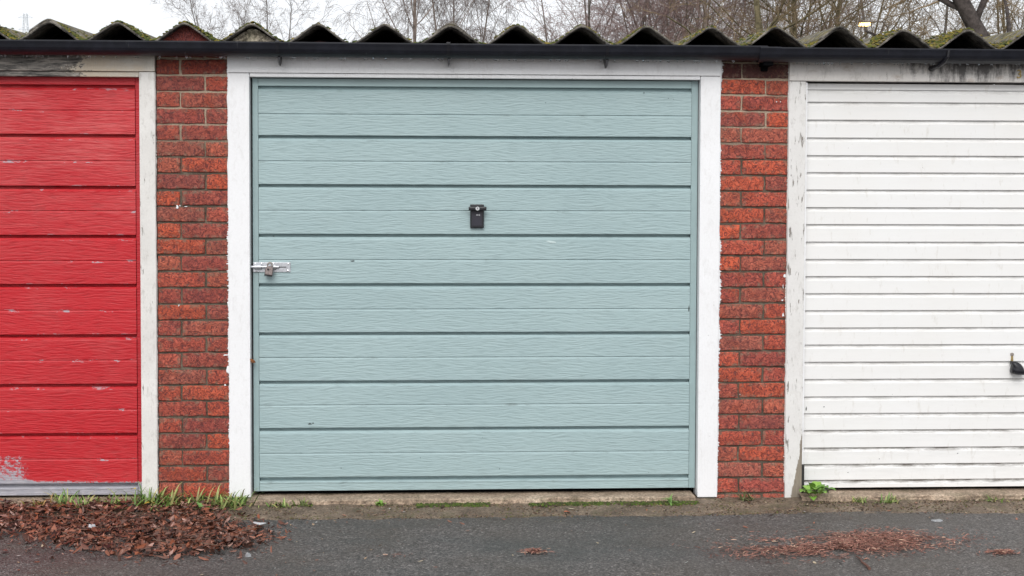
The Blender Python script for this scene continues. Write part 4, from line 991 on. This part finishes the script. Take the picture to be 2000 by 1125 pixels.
needle_patch('needle_litter', 'long patch of rusty red needle litter before the white door', 1.52, -0.86, 0.50, 0.20, 17000, 1)
needle_patch('needle_litter', 'faint small needle patch at the right edge of the tarmac', 2.12, -1.02, 0.10, 0.05, 500, 2)
needle_patch('needle_litter', 'small needle patch on the tarmac before the green door', 0.22, -0.93, 0.075, 0.06, 420, 3)
needle_patch('needle_litter', 'tiny needle patch on the tarmac left of centre', -0.35, -0.99, 0.07, 0.03, 160, 4)

# crumbs, bits of leaf and grit strewn over tarmac and apron
N = 900; X = rng.uniform(-2.3, 2.8, N); Y = np.where(rng.random(N) < 0.55, rng.uniform(-0.42, -0.10, N), rng.uniform(-1.6, -0.3, N))
cc = np.array([(0.30, 0.12, 0.07), (0.36, 0.24, 0.15), (0.10, 0.05, 0.035), (0.45, 0.37, 0.26), (0.035, 0.03, 0.028), (0.5, 0.5, 0.48), (0.22, 0.10, 0.06)])
s = rng.gamma(2.0, 0.0026, N).clip(0.002, 0.018)
Zg = np.where(Y > -0.29, np.interp(Y, [-0.29, -0.08], [-0.029, -0.019]), TZ + (vnoise(X * 1.7, Y * 1.7) - 0.5) * 0.010) + 0.003
V, F, C = scatter(lv_, lf_, np.c_[X, Y, Zg], rot_stack(rng.uniform(0, 6.28, N), rng.normal(0, 0.15, N), rng.normal(0, 0.2, N)), np.c_[s, s * 0.8, s * 0.8], cc[rng.choice(7, N, p=[.22, .16, .2, .1, .12, .05, .15])])
tag(mesh_obj('leaf_crumbs', V, F, M['leaf'], {'col': C}), 'crumbs of leaf and grit strewn over the tarmac', 'debris', kind='stuff')

# moss and dirt in the crack along the slab lip
N = 9000; X = rng.uniform(-0.75, 2.75, N)
yl = np.where(X < 1.04, -0.080, -0.092); Y = yl + rng.normal(-0.012, 0.016, N)
kp = (((X < 1.04) & (vnoise(X * 6, 3.1) > 0.42)) | ((X > 1.6) & (vnoise(X * 6, 3.1) > 0.66))) & (rng.random(N) < 0.9); X, Y = X[kp], Y[kp]; N = len(X)
sz = rng.uniform(0.003, 0.009, N); cm = np.array([(0.055, 0.085, 0.014), (0.085, 0.12, 0.020), (0.035, 0.05, 0.012), (0.09, 0.08, 0.03), (0.06, 0.045, 0.028)])
V, F, C = scatter(tv, tf, np.c_[X, Y, np.full(N, -0.024)], rot_stack(rng.uniform(0, 6.28, N), rng.normal(0, 0.25, N), rng.normal(0, 0.25, N)), np.c_[sz, sz, sz * 1.3], cm[rng.choice(5, N, p=[.3, .2, .25, .1, .15])])
tag(mesh_obj('moss', V, F, M['moss'], {'col': C}), 'green moss growing in the crack along the door sills', 'moss', kind='stuff')
N = 11000; X = rng.uniform(-2.6, 2.8, N); Y = np.where(np.abs(X - 1.3) < 0.2, rng.uniform(-0.30, -0.005, N), np.where(rng.random(N) < 0.55, rng.normal(-0.098, 0.016, N), rng.uniform(-0.31, -0.10, N))); sz = rng.uniform(0.0015, 0.0055, N)
cm = np.array([(0.07, 0.045, 0.03), (0.15, 0.10, 0.07), (0.04, 0.028, 0.02), (0.22, 0.17, 0.12), (0.16, 0.11, 0.075), (0.10, 0.10, 0.035)])
V, F, C = scatter(tv, tf, np.c_[X, Y, np.interp(Y, [-0.29, -0.08], [-0.033, -0.023])], rot_stack(rng.uniform(0, 6.28, N), rng.normal(0, 0.25, N), rng.normal(0, 0.25, N)), np.c_[sz, sz, sz * 0.9], cm[rng.integers(0, 6, N)])
tag(mesh_obj('soil_crumbs', V, F, M['moss'], {'col': C}), 'dark soil crumbs gathered along the wall foot', 'soil', kind='stuff')

def blades(n, base, h, spread, r, cols, w=0.0035, droop=0.9, yb=0.25):
    V = []; F = []; C = []
    for i in range(n):
        a = r.uniform(0, 6.28); L = h * r.uniform(0.45, 1.1); b = Vector(base) + Vector((r.normal(0, spread * 0.25), r.normal(0, spread * 0.18), 0))
        el = r.uniform(0.35, 1.3); d = Vector((math.cos(a) * math.sin(el), math.sin(a) * math.sin(el) * 0.8 - yb * 0.3, math.cos(el))).normalized()
        side = Vector((-math.sin(a), math.cos(a), 0)); c = np.array(cols[r.integers(len(cols))]) * r.uniform(0.75, 1.25); p = b.copy(); k0 = len(V); S_ = 6; ww = w * r.uniform(0.7, 1.7)
        for s in range(S_ + 1):
            t_ = s / S_; q = ww * (1 - t_ ** 1.6) + 0.0004
            V += [tuple(p - side * q), tuple(p + side * q)]; cc_ = c * (0.75 + 0.5 * t_); C += [cc_, cc_]
            p = p + d * (L / S_); d = (d + Vector((0, 0, -droop * 0.30 * t_ * 1.6))).normalized()
            if p.z < base[2]: p.z = base[2] + 0.002
        F += [(k0 + 2 * s, k0 + 2 * s + 1, k0 + 2 * s + 3, k0 + 2 * s + 2) for s in range(S_)]
    return V, F, C
GG = [(0.15, 0.25, 0.055), (0.21, 0.31, 0.08), (0.10, 0.18, 0.04), (0.30, 0.34, 0.12), (0.34, 0.31, 0.12)]
YG = [(0.22, 0.20, 0.05), (0.30, 0.22, 0.06), (0.14, 0.17, 0.035), (0.33, 0.20, 0.08), (0.10, 0.14, 0.03)]
def tuft(base, n, h, spread, seed, label, cols=GG, w=0.0035, droop=1.3):
    r = np.random.default_rng(seed); V, F, C = blades(n, base, h, spread, r, cols, w, droop)
    t = Thing('grass_tuft', base, label, 'grass tuft', 'grass tufts along the garage front')
    t.part('blades', V, F, M['grass'], attrs={'col': np.array(C)}, kind='stuff')
gz = -0.022
tuft((-1.965, -0.075, gz), 34, 0.075, 0.11, 1, 'yellowing grass tuft farthest left, at the foot of the red door', YG, 0.004)
tuft((-1.88, -0.05, gz), 30, 0.13, 0.08, 2, 'wispy tall-bladed grass tuft before the red door, second from the left', GG)
tuft((-1.79, -0.06, gz), 55, 0.085, 0.2, 3, 'low spreading grass tuft before the red door, third from the left', GG)
tuft((-1.645, -0.07, gz), 45, 0.075, 0.16, 4, 'short bright grass tuft near the red door right corner', GG)
tuft((-1.475, -0.055, gz), 130, 0.13, 0.26, 5, 'biggest bushy grass tuft at the foot of the weathered jamb', GG, 0.0045)
tuft((-1.30, -0.05, gz), 60, 0.105, 0.24, 6, 'arching grass tuft at the foot of the left brick pier', GG, 0.004)
tuft((-1.105, -0.075, gz), 95, 0.11, 0.18, 7, 'dense arching grass tuft at the foot of the white left jamb', GG, 0.0035)
tuft((-0.905, -0.095, gz), 26, 0.055, 0.10, 8, 'small pale grass tuft below the green door left corner', GG)
tuft((-0.79, -0.09, gz), 34, 0.050, 0.07, 9, 'small dark grass tuft under the green door, next to the pale one', [(0.09, 0.13, 0.03), (0.13, 0.16, 0.04), (0.18, 0.19, 0.06)])
tuft((1.275, -0.05, gz), 22, 0.085, 0.06, 10, 'thin grass tuft at the foot of the right brick pier', [(0.13, 0.17, 0.07), (0.2, 0.22, 0.09)], 0.003)
tuft((1.80, -0.105, gz), 24, 0.045, 0.07, 11, 'tiny grass tuft under the white door, nearest the leafy weed', GG, 0.003)
tuft((1.94, -0.11, gz), 34, 0.048, 0.10, 12, 'low fresh grass tuft under the white door, right of the tiny one', GG, 0.003)
tuft((2.44, -0.115, gz), 22, 0.040, 0.12, 13, 'flat mossy grass tuft under the white door at the picture edge', GG, 0.003)

def leaf_strip(base, d, L, w, side, col, cols, V, F, up=0.5, droop=1.2, lobes=0):
    p = Vector(base); d = Vector(d).normalized(); side = Vector(side); k0 = len(V); S_ = 8
    for s in range(S_ + 1):
        t_ = s / S_; q = w * math.sin(math.pi * min(1, 0.06 + 0.94 * t_ ** 0.8)) ** 0.8 * (1 + (0.28 * (1 if s % 2 else -1) if lobes else 0)) + 0.0005
        nrm = d.cross(side).normalized()
        V += [tuple(p - side * q + nrm * q * 0.25), tuple(p), tuple(p + side * q + nrm * q * 0.25)]; c = np.array(col) * (0.85 + 0.3 * t_); cols += [c, c * 1.15, c]
        p = p + d * (L / S_); d = (d + Vector((0, 0, -droop * 0.16))).normalized()
    F += [(k0 + 3 * s + j, k0 + 3 * s + j + 1, k0 + 3 * s + j + 4, k0 + 3 * s + j + 3) for s in range(S_) for j in range(2)]
def weed(name, base, n, L, w, seed, label, cols_, lobes=0, flat=0.6, stalk=0.0):
    r = np.random.default_rng(seed); t = Thing(name, base, label, 'weed', 'broad-leaved weeds along the door sills')
    for i in range(n):
        a = 6.28 * i / n + r.normal(0, 0.3); el = flat + r.normal(0, 0.2); l = L * r.uniform(0.7, 1.15)
        d = (math.cos(a) * math.sin(el), math.sin(a) * math.sin(el) * 0.8 - 0.15, math.cos(el)); b = Vector(base) + Vector((r.normal(0, 0.006), r.normal(0, 0.004), 0))
        V, F, C = [], [], []
        if stalk:
            q = b + Vector(d) * stalk * r.uniform(0.5, 1.3); V, F = tube([b, (b + q) / 2 + Vector((0, 0, 0.006)), q], 0.0011, 4); C = [np.array((0.16, 0.14, 0.06))] * len(V); b = q
        leaf_strip(b, d, l, w * r.uniform(0.8, 1.2), (-math.sin(a), math.cos(a), 0), np.array(cols_[r.integers(len(cols_))]) * r.uniform(0.85, 1.15), C, V, F, lobes=lobes)
        t.part('leaf', V, F, M['grass'], attrs={'col': np.array(C)})
LG = [(0.14, 0.27, 0.04), (0.19, 0.33, 0.06), (0.10, 0.21, 0.035)]
weed('leafy_weed', (1.590, -0.078, gz), 20, 0.046, 0.021, 1, 'bright green round-leaved weed at the foot of the flaking white jamb', LG, 0, 0.75, 0.068)
weed('rosette_weed', (-0.437, -0.095, gz), 9, 0.034, 0.008, 2, 'small green rosette weed below the left half of the green door', LG, 1, 0.55)
weed('rosette_weed', (0.905, -0.10, gz), 8, 0.050, 0.006, 3, 'spiky green rosette weed below the right half of the green door', [(0.15, 0.27, 0.07), (0.2, 0.32, 0.1)], 1, 0.7)
weed('rosette_weed', (-1.235, -0.14, gz), 7, 0.040, 0.012, 4, 'small lobed green weed among leaves before the left brick pier', [(0.15, 0.28, 0.08), (0.2, 0.34, 0.1)], 1, 0.8)

def single_leaf(name, pos, L, w, az, tilt, col, label, cat='leaf', droop=0.8):
    V, F, C = [], [], []; d = (math.cos(az) * math.cos(tilt), math.sin(az) * math.cos(tilt), math.sin(tilt))
    leaf_strip((0, 0, 0), d, L, w, (-math.sin(az), math.cos(az), 0), col, C, V, F, droop=droop)
    o = mesh_obj(name, V, F, M['leaf'], {'col': np.array(C)}); o.location = pos; tag(o, label, cat); return o
single_leaf('yellow_leaf', (-1.50, -0.115, 0.000), 0.055, 0.013, 0.35, 0.35, (0.55, 0.36, 0.06), 'long yellow leaf lying in front of the bushy grass tuft')
single_leaf('yellow_leaf', (-1.555, -0.05, 0.055), 0.030, 0.010, 2.4, 0.2, (0.50, 0.42, 0.10), 'small yellow leaf caught on grass by the weathered jamb')
single_leaf('orange_leaf', (0.40, -0.255, -0.022), 0.035, 0.010, 0.2, 0.15, (0.40, 0.10, 0.04), 'single orange-red leaf on the concrete strip before the green door')
single_leaf('dry_leaf', (-1.0315, -0.016, 0.648), 0.055, 0.016, 1.3, -1.1, (0.42, 0.17, 0.07), 'curled orange-brown dry leaf stuck in the gap left of the green door', droop=-1.5)
single_leaf('pale_leaf', (1.22, -0.82, TZ + 0.008), 0.040, 0.006, 0.3, 0.1, (0.60, 0.42, 0.28), 'pale tan leaf at the left end of the long needle patch')
single_leaf('tan_leaf', (1.95, -0.79, TZ + 0.010), 0.034, 0.008, 0.2, 0.1, (0.52, 0.30, 0.20), 'tan leaf near the right end of the long needle patch')

# twig, pebble, scraps of litter
TW = Thing('twig', (1.49, -1.17, TZ), 'short dark brown twig lying below the long needle patch', 'twig')
TW.part('stem', *tube([(1.500, -1.08, TZ + 0.010), (1.502, -1.13, TZ + 0.012), (1.497, -1.165, TZ + 0.009), (1.502, -1.21, TZ + 0.008), (1.500, -1.255, TZ + 0.007)], [0.0025, 0.004, 0.0045, 0.0055, 0.006], 7), m_simple('twig_bark', (0.12, 0.055, 0.04), 0.8, 0, 0.4, 90, 0.4))
TW.part('side_shoot', *tube([(1.497, -1.165, TZ + 0.009), (1.487, -1.12, TZ + 0.014)], [0.003, 0.0015], 6), M['bark_dark'])
def scrap(name, pos, poly, hgt, mat, label, cat, seed):
    r = np.random.default_rng(seed); n = len(poly); V = [(x, y, 0.001) for x, y in poly] + [(x * 0.82, y * 0.82, hgt * r.uniform(0.5, 1.2)) for x, y in poly] + [(0, 0, hgt)]
    F = [(i, (i + 1) % n, n + (i + 1) % n, n + i) for i in range(n)] + [(n + i, n + (i + 1) % n, 2 * n) for i in range(n)]
    o = mesh_obj(name, V, F, M[mat]); o.location = pos; tag(o, label, cat)
scrap('pebble', (2.043, -0.46, TZ - 0.002), [(0.03, 0), (0.02, 0.016), (-0.012, 0.018), (-0.028, 0.004), (-0.018, -0.015), (0.012, -0.016)], 0.010, 'stone', 'flat pale grey stone on the tarmac before the white door', 'stone', 1)
scrap('pebble', (-0.932, -0.942, TZ - 0.002), [(0.013, -0.002), (0.006, 0.014), (-0.008, 0.018), (-0.015, 0.002), (-0.004, -0.013)], 0.016, 'stone', 'small pale stone on the tarmac just beyond the leaf drift', 'stone', 2)
scrap('litter_scrap', (-0.935, -0.535, 0.002), [(0.030, 0.010), (0.008, 0.006), (-0.030, 0.022), (-0.012, -0.008), (0.006, -0.020), (0.018, -0.004)], 0.006, 'plastic', 'torn white scrap on the right end of the leaf drift', 'litter', 3)
scrap('litter_scrap', (-1.635, -0.572, 0.004), [(0.016, 0.006), (0.0, 0.004), (-0.015, 0.010), (-0.012, -0.006), (0.004, -0.018), (0.006, -0.004)], 0.010, 'plastic', 'small white scrap in the middle of the leaf drift', 'litter', 4)
